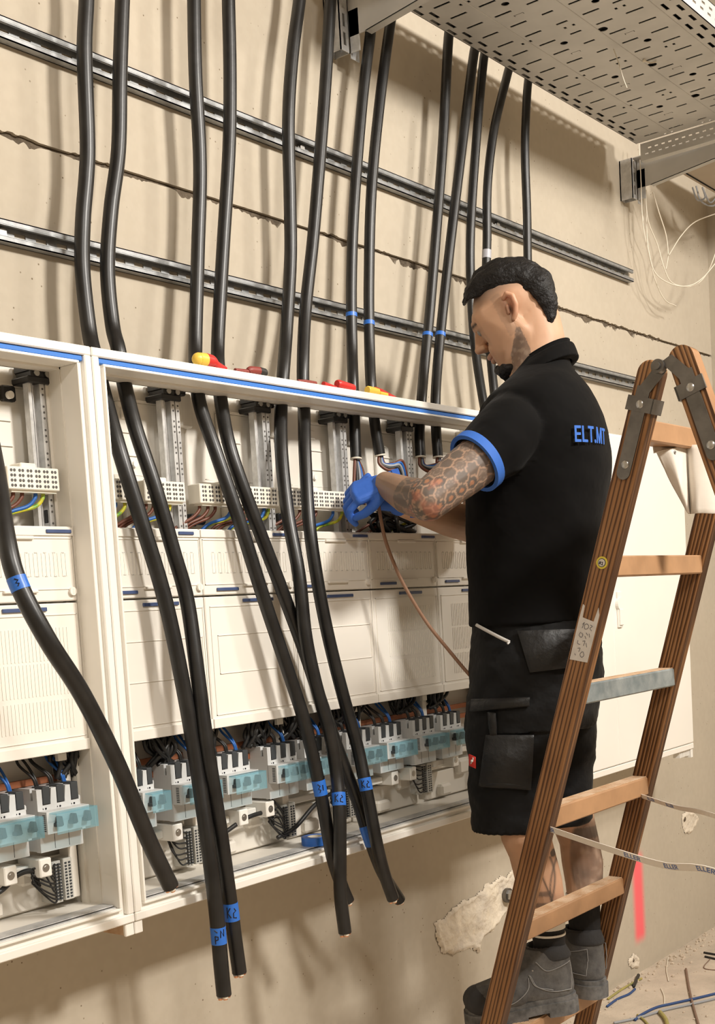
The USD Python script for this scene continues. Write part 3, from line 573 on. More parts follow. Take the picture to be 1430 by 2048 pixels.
# ---------------------------------------------------------------- heavy black power cables
def power_cable(pts, label, r=.0142, tapes=(), end=None, strip_=False, r_px=None):
    """pts: (u, v, D) along the cable"""
    w = np.array([P(*q) for q in pts]); c = spline(w, 8)
    t = thing('power_cable', label, 'cable', w[len(w) // 2])
    obj('sheath', tube(c, r, 16, raw=True), 'sheath', t, smooth=50)
    for (u, v, L, m_, marks) in tapes:
        i = int(np.argmin([np.hypot(*(np.array(pix(q)) - (u, v))) for q in c])); s = np.r_[0, np.cumsum(np.linalg.norm(np.diff(c, axis=0), axis=1))]
        ss = np.linspace(s[i] - L / 2, s[i] + L / 2, 9); seg = np.stack([np.interp(ss, s, c[:, k]) for k in range(3)], 1)
        tp = obj('tape_marker', tube(seg, r * 1.035, 20, raw=True), m_, t, smooth=50, label='wrapped tape marker')
        if marks:
            ax = unit(seg[-1] - seg[0]); vw = unit(EYE - seg[4]); sd = unit(np.cross(ax, vw)); fr = np.cross(sd, ax); ms = []
            for st in marks:                                    # handwritten strokes: (along, around) in units of half tape length / radians
                q = [seg[4] + ax * a * L / 2 + (fr * math.cos(b) - sd * math.sin(b)) * r * 1.05 for a, b in st]
                ms.append(tube(q, .0011, 5, raw=True))
            obj('handwriting', cat(ms), 'ink', tp)
    if end:
        a, d = c[-1], unit(c[-1] - c[-3]); e1 = unit(np.cross(d, (0, 1, 0.2))); e2 = np.cross(d, e1)
        cs = [cyl(a - d * .002, a + d * (.003 + .002 * (k % 2)), .0042, 10) for k in ()]
        for k in range(4):
            o = a + (e1 * math.cos(k * 1.57 + .5) + e2 * math.sin(k * 1.57 + .5)) * r * .52
            obj('core', cat([cyl(o - d * .004, o + d * .004, r * .40, 12)]), ('brown_wire', 'white_wire', 'grey_wire', 'blue_wire')[k], t, smooth=40)
            obj('copper_strands', cyl(o, o + d * (.0062 + .001 * (k % 3)), r * .31, 9), 'copper', t, smooth=40)
    return t, c
def pix(p):
    q = RC @ (np.asarray(p) - EYE); return CX + FPX * q[0] / q[2], CY + FPX * q[1] / q[2]
U, I, O = 1.880, 1.846, 1.722        # upper run, cabinet entry, hanging in front of the frame
K5 = [[(-.7, -.5), (.5, -.6)], [(.5, -.1), (-.1, -.5), (-.6, -.1)], [(.6, .6), (.5, .2), (0, .25), (-.2, .6), (-.5, .4)]]
PL_ = [[(.8, -.45), (-.1, -.45)], [(-.1, -.45), (0, -.05), (.3, -.08), (.4, -.42)], [(.1, .25), (-.7, .3), (.0, .7), (-.8, .75)], [(-.8, -.5), (-.5, -.1)]]
SQ = [[(-.6, -.2), (-.3, .1), (0, -.2), (.2, .1), (.5, -.1)], [(-.4, .5), (.3, .45)]]
power_cable([(-62, -60, U), (-62, 100, U), (-60, 300, U), (-64, 480, U), (-66, 600, 1.87), (-62, 680, I), (-50, 750, 1.835), (-26, 850, 1.76), (-5, 960, 1.69), (13, 1080, 1.63), (37, 1168, 1.605), (95, 1280, 1.58), (165, 1390, 1.585), (235, 1530, 1.60), (297, 1680, 1.62), (341, 1772, 1.63)],
            'thick black cable with one small blue tape hanging across the left cabinet', .0152, [(37, 1168, .022, 'tape_blue', SQ[:1])], True)
power_cable([(172, -60, U), (173, 0, U), (169, 105, U), (175, 280, U), (173, 350, U), (166, 440, U), (165, 540, U), (178, 660, 1.87), (190, 715, I), (208, 790, 1.835), (240, 905, 1.79), (285, 1050, 1.765), (330, 1200, 1.75), (366, 1370, 1.735), (392, 1520, 1.725), (415, 1680, 1.70), (430, 1800, 1.695), (437, 1870, 1.695), (442, 1930, 1.695), (448, 1990, 1.695)],
            'leftmost black cable running over the cabinet top, ending lowest below it with blue tape', .0150, [(436, 1871, .034, 'tape_blue', PL_)], True)
power_cable([(248, -60, U), (245, 0, U), (240, 150, U), (237, 300, U), (222, 420, U), (215, 540, U), (225, 650, 1.87), (237, 700, I), (249, 770, 1.835), (272, 860, 1.80), (310, 975, 1.77), (346, 1100, 1.755), (374, 1200, 1.745), (394, 1340, 1.725), (412, 1480, 1.71), (440, 1660, 1.70), (461, 1810, 1.70), (470, 1880, 1.70), (479, 1945, 1.70)],
            'second black cable from the left, ending just below the first with blue tape', .0148, [(462, 1817, .036, 'tape_blue', K5)], True)
power_cable([(388, -60, U), (388, 0, U), (391, 150, U), (400, 330, U), (396, 500, U), (391, 680, 1.87), (392, 740, I), (400, 810, 1.835), (432, 905, 1.80), (478, 1040, 1.77), (522, 1180, 1.755), (572, 1330, 1.745), (608, 1440, 1.735), (632, 1540, 1.73), (646, 1610, 1.725), (664, 1710, 1.715), (683, 1770, 1.715), (696, 1802, 1.715)],
            'black cable with tall blue tape, ending behind the lowest of the middle group', .0146, [(641, 1577, .034, 'tape_blue', SQ)], True)
power_cable([(457, -60, U), (457, 0, U), (460, 150, U), (458, 300, U), (446, 500, U), (436, 680, 1.87), (437, 740, I), (443, 810, 1.835), (461, 900, 1.80), (502, 1018, 1.775), (560, 1170, 1.76), (608, 1300, 1.76), (648, 1420, 1.76), (682, 1515, 1.75), (714, 1600, 1.74), (740, 1680, 1.72), (765, 1745, 1.725), (799, 1800, 1.73)],
            'black cable crossing behind, its dark blue tape at the cabinet bottom edge', .0146, [(736, 1672, .046, 'tape_blue', None)], True)
power_cable([(604, -60, U), (599, 0, U), (585, 110, U), (577, 240, U), (580, 400, U), (581, 520, U), (573, 660, 1.87), (567, 740, I), (562, 820, 1.835), (563, 905, 1.80), (576, 1030, 1.765), (598, 1150, 1.735), (611, 1270, 1.725), (632, 1370, 1.715), (658, 1460, 1.705), (672, 1540, 1.705), (679, 1620, 1.69), (680, 1720, 1.685), (681, 1790, 1.685), (690, 1865, 1.685)],
            'black cable crossing in front, ending lowest of the middle group', .0148, [(677, 1603, .028, 'tape_blue', K5)], True)
power_cable([(665, -60, U), (661, 0, U), (652, 150, U), (641, 300, U), (626, 480, U), (611, 620, 1.875), (606, 730, I), (608, 820, 1.835), (610, 905, 1.80), (618, 1040, 1.765), (633, 1150, 1.75), (656, 1270, 1.74), (686, 1390, 1.73), (714, 1490, 1.72), (733, 1580, 1.70), (752, 1680, 1.685), (768, 1745, 1.685), (786, 1797, 1.685)],
            'rightmost long hanging cable with blue tape beside the gloved hands', .0146, [(734, 1573, .028, 'tape_blue', K5)], True)
for (pts, lab, tp, k) in [
    ([(748, -30, U), (742, 55, U), (725, 200, U), (709, 400, U), (703, 560, U), (704, 690, 1.87), (706, 760, I), (709, 840, 1.84), (712, 917, 1.835)], 'left cable of the blue-taped pair nearest the red tools, stripped behind the glove', (704, 638, .010, 'tape_blue', None), 0),
    ([(792, -30, U), (783, 30, U), (760, 200, U), (743, 380, U), (738, 560, U), (739, 690, 1.87), (742, 770, I), (750, 850, 1.84), (760, 910, 1.835)], 'right cable of the blue-taped pair nearest the red tools, stripped above the glove', (737, 643, .011, 'tape_blue', None), 1),
    ([(900, 60, U), (896, 90, U), (886, 280, U), (873, 460, U), (860, 620, U), (848, 740, 1.87), (843, 800, I), (839, 860, 1.84), (841, 914, 1.835)], 'left cable of the blue-taped pair nearest the man, stripped inside the cabinet', (856, 668, .010, 'tape_blue', None), 2),
    ([(952, 90, U), (946, 120, U), (927, 270, U), (905, 450, U), (887, 610, U), (876, 720, 1.87), (871, 800, I), (872, 860, 1.84), (876, 914, 1.835)], 'right cable of the blue-taped pair nearest the man, stripped inside the cabinet', (879, 674, .011, 'tape_blue', None), 3),
    ([(972, 100, U), (966, 130, U), (952, 290, U), (941, 470, U), (943, 600, U), (951, 700, 1.875), (966, 800, 1.87), (985, 900, 1.85)], "bare black cable passing just in front of the man's face", None, 4),
    ([(1020, 130, U), (1012, 160, U), (988, 260, U), (975, 370, U), (974, 480, U), (972, 600, U), (982, 720, 1.875), (990, 800, 1.87), (1000, 900, 1.85)], "black cable with a pale grey tape band above the man's forehead", (974, 512, .024, 'tape_grey', None), 5),
    ([(1058, 150, U), (1054, 190, U), (1050, 300, U), (1054, 430, U), (1056, 560, U), (1060, 700, 1.87), (1064, 850, 1.85)], "rightmost black cable, dropping straight behind the man's hair", None, 6)]:
    t, c = power_cable(pts, lab, .0136 if k < 4 else .0128, [tp] if tp else [])
    if k < 4:                                                  # stripped end: white ring and splayed cores bending over to the terminals
        a = c[-1]; d = unit(c[-1] - c[-4]); obj('sheath_rim', tube([a - d * .001, a + d * .0025], .0142, 16, raw=True), 'white_wire', t, smooth=40)
        for j, (m_, s) in enumerate((('brown_wire', -1), ('black_wire', -.4), ('grey_wire', .3), ('blue_wire', .8), ('brown_wire', 1.3))):
            o = a + np.array([s * .004, 0, 0])
            if k == 0: q = [o, o + (s * .010, -.004, -.03), o + (s * .016 - .008, -.010, -.07), o + (s * .014 - .018, -.012, -.11)]
            else: q = [o, o + (s * .006, -.004, -.022), o + (.02 + s * .01, -.016, -.03 + .008 * s), o + (.045 + s * .010, -.022, -.028 + .01 * s), o + (.062 + s * .010, -.020, -.058), o + (.066 + s * .01, -.012, -.10)]
            obj('core', tube(q, .0040, 8), m_, t, smooth=True)
# black cable waste bundle under the gloves, brown loose conductor dangling from them
q = [P(u, v, D) for u, v, D in ((757, 1012, 1.72), (768, 1070, 1.71), (783, 1115, 1.70), (808, 1170, 1.685), (850, 1240, 1.66), (893, 1295, 1.63), (950, 1362, 1.60), (1010, 1420, 1.57))]
mat('brown_dusty', (0.26, 0.145, 0.09), 0.6)
obj('loose_conductor', tube(q, .0042, 8), 'brown_dusty', None, True, 'thin brown conductor hanging from the gloves in front of the covers', 'wire')
p = P(748, 1037, 1.83)
obj('core_bundle', cat([tube([p + (rng.uniform(-.03, .09), .0, .05 + rng.uniform(0, .03)), p + (rng.uniform(-.03, .12), rng.uniform(-.02, .01), .02), p + (rng.uniform(-.02, .15), rng.uniform(-.03, .02), -.008), p + (rng.uniform(0, .17), rng.uniform(-.01, .02), -.03)], .0055, 8) for k in range(15)]), 'black_wire', None, True, 'dense bundle of black cores under the gloved hands', 'wires', kind='stuff')

# ---------------------------------------------------------------- cable tray overhead with its brackets
ZTR = 2.880; TX0, TX1 = 2.40, 4.06; TY0, TY1 = -.112, -.645
tray = thing('cable_tray', 'perforated galvanised cable tray hanging overhead at the upper right', 'cable tray', (3.3, -.38, ZTR))
sheet = sbox(TX0, TY1, TX1, TY0); cut = []
def slot(cx, cy, l, w, along): return (sbox(cx - l / 2, cy - w / 2, cx + l / 2, cy + w / 2) if along else sbox(cx - w / 2, cy - l / 2, cx + w / 2, cy + l / 2)).buffer(.0006)
PT = .0775
for k in range(-9, 16):
    x = 3.005 + PT * k
    def ok_(x, l=.03): return TX0 + l < x < TX1 - l
    for yy, ph in ((TY0 - .004 + .0, .224), (TY0 - .025, .188), (-.597, .276), (-.625, .310)):
        xx = x + ph
        if ok_(xx): cut.append(slot(xx, yy - (.006 if yy > -.2 else 0), .040, .0085, True))
    if not ok_(x): continue
    for j, (cy, l) in enumerate(((-.187, .048), (-.2735, .048), (-.360, .032), (-.4445, .046), (-.531, .048))):
        cut.append(slot(x + .0025, cy, l, .0072, False))
    ph4 = k % 4
    if ph4 == 2: cut += [Point(x + .037, -.306).buffer(.0105), Point(x + .040, -.421).buffer(.0135)]
    if ph4 == 0: cut += [Point(x + .037, -.480).buffer(.0105)]
    if ph4 in (1,): cut += [slot(x + .036, yy, .010, .0062, True) for yy in (-.222, -.246, -.352, -.377, -.500, -.523)]
    if ph4 == 3:
        for b_ in (-.302, -.465):
            a = x + .030; cut += [sbox(a, b_ - .014, a + .0022, b_ + .014), sbox(a, b_ + .0118, a + .009, b_ + .014), sbox(a, b_ - .014, a + .009, b_ - .0118)]
pg = sheet.difference(unary_union(cut)); b_ = trimesh.creation.extrude_polygon(pg, .0018, engine='earcut'); b_.apply_translation((0, 0, ZTR))
obj('perforated_base', b_, 'galv_dull', tray)
for yy in (TY0, TY1):
    sw = sbox(TX0, ZTR, TX1, ZTR + .060).difference(unary_union([sbox(xx, ZTR + .02, xx + .022, ZTR + .026).union(sbox(xx + .012, ZTR + .038, xx + .034, ZTR + .044)) for xx in np.arange(TX0 + .02, TX1 - .05, .05)]))
    s_ = 1 if yy == TY0 else -1
    obj('side_wall', cat([extrude(sw, yy, yy - .0018 * s_), bx(TX0, TX1, yy, yy - .012 * s_, ZTR + .058, ZTR + .060)]), 'galv_dull', tray)
for k in range(9):
    yy = TY0 - .07 - k * .057; obj('stiffening_bead', tube([(TX0 + .01, yy, ZTR), (TX1 - .01, yy, ZTR)], .0016, 6, raw=True), 'galv_dull', tray) if k % 3 == 1 else None
obj('cable_layer', cat([tube([(TX0 + .02, TY0 - .0165 - k * .0278, ZTR + .0165), (3.2, TY0 - .0165 - k * .0278, ZTR + .017), (TX1 - .02, TY0 - .0165 - k * .0278, ZTR + .0165)], .0142, 8) for k in range(19)]), 'sheath', None, True, 'layer of black cables lying in the overhead tray, seen through its slots', 'cables', kind='stuff')
t2 = thing('cable_tray', 'plain solid tray section beyond the far bracket at the right edge of the photo', 'cable tray', (4.65, -.36, ZTR))
obj('solid_base', cat([bx(4.39, XR - .005, TY1, TY0 + .012, ZTR, ZTR + .0022), bx(4.39, XR - .005, TY0, TY0 + .012, ZTR - .001, ZTR + .05)]), 'ceiling', t2)
obj('edge_lip', bx(4.39, XR - .005, TY0 - .004, TY0 - .001, ZTR - .004, ZTR), 'dark_gap', t2)
def bracket(x, label, zb, w=.036):
    t = thing('tray_bracket', label, 'bracket', (x, -.03, zb)); d = .048
    back = sbox(x, zb, x + w * 1.0, ZTR - .004).difference(unary_union([slot(x + w * .5, zz, .030, .010, False) for zz in np.arange(zb + .03, ZTR - .02, .044)]))
    obj('wall_channel', cat([extrude(back, -d, -d + .0025), bx(x, x + .0025, -d, -.001, zb, ZTR - .004), bx(x + w - .0025, x + w, -d, -.001, zb, ZTR - .004), bx(x, x + w, -.004, -.001, zb, ZTR - .004)]), 'galv', t)
    hp = Polygon([(-d + .002, ZTR - .003), (TY1 - .03, ZTR - .003), (TY1 - .03, ZTR - .032), (-d - .05, ZTR - .10), (-d + .002, ZTR - .10)])
    arm = trimesh.creation.extrude_polygon(hp, .0025, engine='earcut'); v = arm.vertices
    A = [T(np.c_[x + w + .001 + v[:, 2], v[:, 0], v[:, 1]], arm.faces), bx(x + w - .03, x + w + .003, TY1 - .03, -d, ZTR - .0055, ZTR - .003)]
    e0, e1 = np.array([x + w + .001, TY1 - .03, ZTR - .032]), np.array([x + w + .001, -d - .05, ZTR - .10])
    A.append(T([e0, e1, e1 + (.026, 0, 0), e0 + (.026, 0, 0), e0 + (0, 0, .002), e1 + (0, 0, .002), e1 + (.026, 0, .002), e0 + (.026, 0, .002)], [[0, 1, 2], [0, 2, 3], [4, 6, 5], [4, 7, 6], [0, 4, 5], [0, 5, 1], [3, 2, 6], [3, 6, 7], [1, 5, 6], [1, 6, 2], [0, 3, 7], [0, 7, 4]]))
    obj('arm', cat(A), 'galv_dull', t)
    hps = sbox(x + w * .2, zb + .03, x + w + .035, zb + .115)
    obj('head_plate', cat([bx(x + w + .001, x + w + .035, -d - .002, -d, zb - .012, zb + .085), bx(x + w + .001, x + w + .004, -d - .03, -d, zb + .0, zb + .1)]), 'galv', t)
    obj('plate_slot', bx(x + w + .014, x + w + .021, -d - .0028, -d - .001, zb + .012, zb + .06), 'hole', t)
    return t
bracket(P(1262, 395, WALL - .04)[0], 'far galvanised wall bracket carrying the tray end, hung with white wires', P(1265, 398, WALL - .04)[2])
bracket(P(677, 100, WALL - .04)[0], 'near galvanised wall bracket carrying the tray above the black cables', P(677, 100, WALL - .04)[2])
# perforated support profile along the end of the tray
x = TX1 + .01; ch = sbox(TY1 - .03, ZTR - .055, TY0 - .01, ZTR - .001).difference(unary_union([sbox(yy + (.011 if r else 0), ZTR - .022 - r * .018, yy + .012 + (.011 if r else 0), ZTR - .017 - r * .018) for yy in np.arange(TY1 - .02, TY0 - .03, .024) for r in (0, 1)]))
m_ = trimesh.creation.extrude_polygon(ch, .002, engine='earcut'); v = m_.vertices
obj('support_profile', cat([T(np.c_[x + v[:, 2], v[:, 0], v[:, 1]], m_.faces), bx(x, x + .03, TY1 - .03, TY0 - .01, ZTR - .057, ZTR - .055)]), 'galv_dull', None, False, 'perforated steel profile under the end of the cable tray', 'rail')
# white wires hanging from the far bracket, loose cable tie in the tray
Q = lambda L: [P(*q) for q in L]
for pts, lab in [([(1277, 285, 1.90), (1281, 340, 1.89), (1283, 400, 1.89), (1284, 425, 1.89), (1288, 465, 1.89), (1300, 520, 1.89), (1312, 565, 1.89), (1330, 600, 1.89), (1352, 612, 1.89)], 'white wire hanging in a long curve that ends lowest under the far bracket'),
                 ([(1292, 380, 1.89), (1293, 450, 1.89), (1297, 500, 1.88), (1310, 545, 1.87), (1340, 567, 1.85), (1375, 572, 1.82), (1405, 556, 1.79), (1440, 515, 1.76)], 'white wire looping from the far bracket to the right photo edge'),
                 ([(1290, 375, 1.89), (1296, 440, 1.88), (1315, 490, 1.88), (1328, 535, 1.87), (1345, 566, 1.86), (1385, 572, 1.83), (1415, 545, 1.80), (1440, 480, 1.77)], 'second white wire looping to the right photo edge above the first loop'),
                 ([(1306, 385, 1.88), (1318, 425, 1.88), (1332, 470, 1.88), (1336, 510, 1.88), (1332, 538, 1.88)], 'short white wire end hanging right of the far bracket'),
                 ([(1338, 510, 1.87), (1362, 472, 1.86), (1390, 444, 1.84), (1435, 426, 1.82)], 'white wire arching up to the right photo edge'),
                 ([(1286, 395, 1.9), (1287, 420, 1.9), (1286, 442, 1.9)], 'short straight white wire stub below the far bracket')]:
    obj('hanging_wire', tube(Q(pts), .0021, 7), 'white_wire', None, True, lab, 'wire')
a = PZ(1227, 98, ZTR - .002)
obj('cable_tie', tube([a, a + (.012, -.006, -.03), a + (.030, -.012, -.075), a + (.046, -.014, -.095)], .0016, 6), 'white_wire', None, True, 'thin white cable tie end dangling through the tray slots', 'cable tie')
a = PZ(1288, 121, ZTR - .003); b2 = PZ(1312, 124, ZTR - .003)
obj('cable_tie', cat([tube([a, (a + b2) / 2 + (0, 0, -.004), b2], .0022, 6), sphere(a, .005)]), 'white_wire', None, True, 'short white cable tie knot lying along the tray underside', 'cable tie')
ms = [tube(Q([(1385, 375, 1.80), (1395, 400, 1.80), (1410, 395, 1.79), (1405, 375, 1.79), (1420, 405, 1.79), (1436, 390, 1.78)]), .003, 7), tube(Q([(1392, 372, 1.82), (1402, 402, 1.81), (1425, 412, 1.80), (1438, 400, 1.80)]), .003, 7)]
obj('curled_wire', cat(ms), 'grey_wire', None, True, 'curled dark wires under the solid tray section at the right edge', 'wire')

# ---------------------------------------------------------------- tools on top of the wide cabinet and tape roll inside
def tool(pieces, label, catg):
    t = thing('hand_tool', label, catg, (pieces[0][1].centroid[0], FY, ZT))
    for n, m, c in pieces: obj(n, m, c, t, smooth=40)
def tp(u, v, D=1.765): return P(u, v, D)
def on_top(u, D=1.765, h=0.012):
    p = P(u, 740, D); return np.array([p[0], p[1], ZT + h])
a, b2, c = on_top(398, h=.014), on_top(416, h=.015), on_top(452, h=.004)
tool([('handle_tip', cat([sphere(a, (.013, .013, .013)), tube([a, b2 - (.006, 0, 0)], .0135, 14, raw=True)]), 'tool_yellow'), ('handle', tube([b2 - (.006, 0, 0), b2 + (.012, 0, -.001), (b2 + c) / 2 + (0, 0, -.001), c], [.0135, .0125, .008, .004], 14), 'tool_red')], 'red-handled screwdriver with a yellow tip on the cabinet top', 'screwdriver')
a, b2, c = on_top(470, h=.004), on_top(496, h=.006), on_top(531, h=.009)
tool([('shaft', tube([a, b2], .0045, 10, raw=True), 'tool_darkred'), ('handle', tube([b2, b2 + (.008, 0, .003), (b2 + c) / 2 + (.006, 0, .003)], [.006, .009, .009], 12), 'tool_darkred'), ('handle_end', tube([(b2 + c) / 2 + (.006, 0, .003), c - (.004, 0, 0), c], [.009, .009, .006], 12), 'tool_black')], 'brown-red handled tool with a black end on the cabinet top', 'pliers')
a, b2 = on_top(594, h=.004), on_top(630, h=.005)
tool([('handle', tube([a, (a + b2) / 2, b2], [.003, .005, .004], 10), 'tool_darkred')], 'flat dark red tool lying between two long cables on the cabinet top', 'pliers')
a, b2, c, d = on_top(645, h=.006), on_top(670, h=.003), on_top(672, h=.011), on_top(706, h=.008)
tool([('shaft', tube([a, b2], [.006, .003], 10, raw=True), 'tool_red'), ('handle', tube([c, c + (.006, 0, 0), (c + d) / 2, d - (.005, 0, 0), d], [.008, .0105, .0095, .0085, .005], 14), 'tool_red')], 'bright red screwdriver handle right of the long cables on the cabinet top', 'screwdriver')
a, b2, c = on_top(734, h=.009), on_top(752, h=.009), on_top(778, h=.004)
tool([('jaw_grip', tube([a - (.004, 0, 0), a, b2], [.006, .010, .009], 12), 'tool_yellow'), ('handle', tube([b2 - (.01, 0, -.004), b2 + (.015, 0, 0), c, c + (.02, 0, -.002)], [.007, .008, .005, .003], 12), 'tool_red'), ('handle_lower', tube([b2 + (0, -.006, -.004), b2 + (.03, -.006, -.005)], .0045, 10, raw=True), 'tool_yellow')], 'yellow and red pliers nearest the man on the cabinet top', 'pliers')
p = P(635, 1668, WALL + FY + .026); zf = ZB + .0375
t = thing('tape_roll', 'roll of blue electrical tape lying in the bottom of the wide cabinet', 'tape roll', (p[0], p[1], zf))
obj('tape', trimesh.creation.annulus(.017, .031, .018, 36).apply_translation((p[0], p[1] + .008, zf + .009)), 'tape_blue', t, smooth=40)
obj('cardboard_core', trimesh.creation.annulus(.0155, .0169, .0182, 36).apply_translation((p[0], p[1] + .008, zf + .009)), 'white_wire', t, smooth=40)

# ---------------------------------------------------------------- wooden A-frame ladder
KA = .33; DA0 = 1.134
def LA(u, v):
    """point on the front plane of the ladder's rear section (leans towards the wall going down)"""
    d = RC.T @ np.array([(u - CX) / FPX, (v - CY) / FPX, 1.0]); zr_ = d[2] / d[1]; D = DA0 / (1 + KA * zr_); return EYE + d * (D / d[1])
def rail(top, bot, thick, dep, side, name='rail', parent=None, label=None):
    """top, bot: front corner line; the rail extends +x by thick and +y' by dep; rounded head"""
    ax = unit(np.array(top) - np.array(bot)); ex = unit(np.array([1, 0, 0]) - ax * ax[0]); ey = np.cross(ax, ex)
    if ey[1] < 0: ey = -ey
    L = float(np.linalg.norm(np.array(top) - np.array(bot))); n = 10
    prof = [(0.0, 0.0), (dep, 0.0), (dep, L - dep * .5)] + [(dep / 2 + dep / 2 * math.cos(a), L - dep * .5 + dep * .5 * math.sin(a)) for a in np.linspace(0, math.pi, 14)[1:-1]] + [(0.0, L - dep * .5)]
    pg = Polygon(prof).buffer(-.004).buffer(.004, join_style=1); m = trimesh.creation.extrude_polygon(pg, thick - .006, engine='earcut')
    core = place(m, np.array(bot) + ex * .003, ey, ax, ex); pin = trimesh.creation.extrude_polygon(pg.buffer(-.003), thick, engine='earcut'); core2 = place(pin, np.array(bot), ey, ax, ex)
    hull = trimesh.convex.convex_hull(np.vstack([core.vertices, core2.vertices]))
    g = obj_framed(name, hull, 'wood_dark', parent, np.array(bot), ex, ey, ax, label)
    return ex, ey, ax
def obj_framed(name, mesh, m, parent, o, ex, ey, ez, label=None, smooth=25):
    """a part with its own rotated frame, so that its grain follows its length"""
    B = np.array([ex, ey, ez]); v = (np.asarray(mesh.vertices) - o) @ B.T
    path = free(str(parent.GetPath()), name); f = mesh.faces if np.linalg.det(B) > 0 else mesh.faces[:, ::-1]
    g = usdkit.mesh(stage, path, T(v, mesh.faces), MATS[m], smooth=smooth)
    M = np.eye(4); M[:3, :3] = B; M[3, :3] = np.asarray(o) - origin(parent); g.AddTransformOp().Set(Gf.Matrix4d(*M.ravel().tolist()))
    if label: g.GetPrim().SetCustomDataByKey('label', label)
    return g
zfl = 0.0
def to_floor(a, b):
    a, b = np.array(a), np.array(b); return a + (b - a) * ((a[2] - zfl) / (a[2] - b[2]))
La, Lb = LA(1310, 792), LA(1035, 1909); Ltop = La + (La - Lb) * ((1.37 + .432 - La[2]) / (La[2] - Lb[2])); Lbot = to_floor(La, Lb)
Ra, Rb = LA(1395, 1180), LA(1227, 1869); Rtop = Ra + (Ra - Rb) * ((Ltop[2] - Ra[2]) / (Ra[2] - Rb[2])); Rbot = to_floor(Ra, Rb)
lad = thing('step_ladder', 'worn wooden A-frame ladder in front of the man, with metal hinges', 'ladder', (float(Lbot[0] + Rbot[0]) / 2, float(Lbot[1]), 0))
TH, DEP = .034, .050
exA, eyA, axA = rail(Ltop, Lbot, TH, DEP, 1, 'rail', lad); rail(Rtop, Rbot, TH, DEP, 1, 'rail', lad)
def onL(z): return Lbot + (Ltop - Lbot) * (z / Ltop[2])
def onR(z): return Rbot + (Rtop - Rbot) * (z / Rtop[2])
def rung(z, hh=.036, m='rung_wood', off=.005, dep=.040, top='rung_dusty', label=None):
    a, b2 = onL(z), onR(z); a = a + eyA * off + np.array([TH - .004, 0, 0]); b2 = b2 + eyA * off + np.array([.004, 0, 0])
    a[2] = b2[2] = z; ex = unit(b2 - a); L = float(np.linalg.norm(b2 - a)); ey = unit(np.array([0, 1, 0]) - ex * ex[1]); ez = np.cross(ex, ey)
    g = obj('rung', place(bx(0, L, 0, dep, -hh / 2, hh / 2, .003), a, ex, ey, ez), m, lad, smooth=25, label=label)
    if top: obj('tread', place(cat([bx(0.004, L - .004, (.003 + k * .0062), (.0078 + k * .0062), hh / 2, hh / 2 + .0014, .0005) for k in range(6)]), a, ex, ey, ez), top, g)
def zl(u, v): return LA(u, v)[2]
Z = [zl(1350, 868), zl(1320, 1130), zl(1260, 1372), zl(1195, 1608), zl(1140, 1825)]
rung(zl(1350, 866), .042, off=.012, top=None); rung(Z[1], .042, top=None)
rung(Z[2], .042, 'rung_metal', top='rung_dusty', label='galvanised metal replacement rung'); rung(Z[3], .044); rung(Z[4], .042)
dz = (Z[1] - Z[4]) / 3; ZF = Z[4] - dz
ZF = P(1148, 2006, 1.436)[2] - .012 - .022 - .0035
rung(ZF, .044); rung(ZF - dz, .044) if ZF - dz > .08 else None
# front section: rails lean towards the camera going down
hin = np.array(Ltop); KB = .33
Bt = P(1404, 700, (Ltop[1] + WALL) - .012); Bl = np.array([Bt[0] - TH - .002, Bt[1], Ltop[2] + .012])
def railB(x, ztop, parent):
    topf = np.array([x, Ltop[1] - .012 - .0, ztop]); botf = np.array([x - .06, Ltop[1] - .012 - KB * ztop, 0.0]); ax = unit(topf - botf); ex = unit(np.array([1, 0, 0]) - ax * ax[0]); ey = np.cross(ax, ex); ey = ey if ey[1] < 0 else -ey
    L = float(np.linalg.norm(topf - botf)); dep = DEP
    prof = [(0.0, 0.0), (dep, 0.0), (dep, L - dep * .5)] + [(dep / 2 + dep / 2 * math.cos(a), L - dep * .5 + dep * .5 * math.sin(a)) for a in np.linspace(0, math.pi, 14)[1:-1]] + [(0.0, L - dep * .5)]
    m = trimesh.creation.extrude_polygon(Polygon(prof).buffer(-.004).buffer(.004), TH, engine='earcut')
    obj_framed('rail', place(m, botf, ey, ax, ex), 'wood_dark', parent, botf, ex, ey, ax)
    return topf, botf, ax, ey
xB = LA(1310, 760)[0] - .004
bt, bb, axB, eyB = railB(xB + .0, Ltop[2] + .012, lad)
btR, bbR, _, _ = railB(float(Rtop[0]), Ltop[2] + .012, lad)
for z in (1.50, 1.25, 1.0, .75, .5, .25):
    f = z / bt[2]; a = bb + (bt - bb) * f; o = a + eyB * .012 + np.array([TH - .004, 0, 0]); L = float(Rtop[0] - .06 * (1 - f)) - o[0] + .004
    if z < 1.3: obj('rung', bx(o[0], o[0] + L, o[1] - .06, o[1], z - .021, z + .021, .003), 'rung_wood', lad, smooth=25)
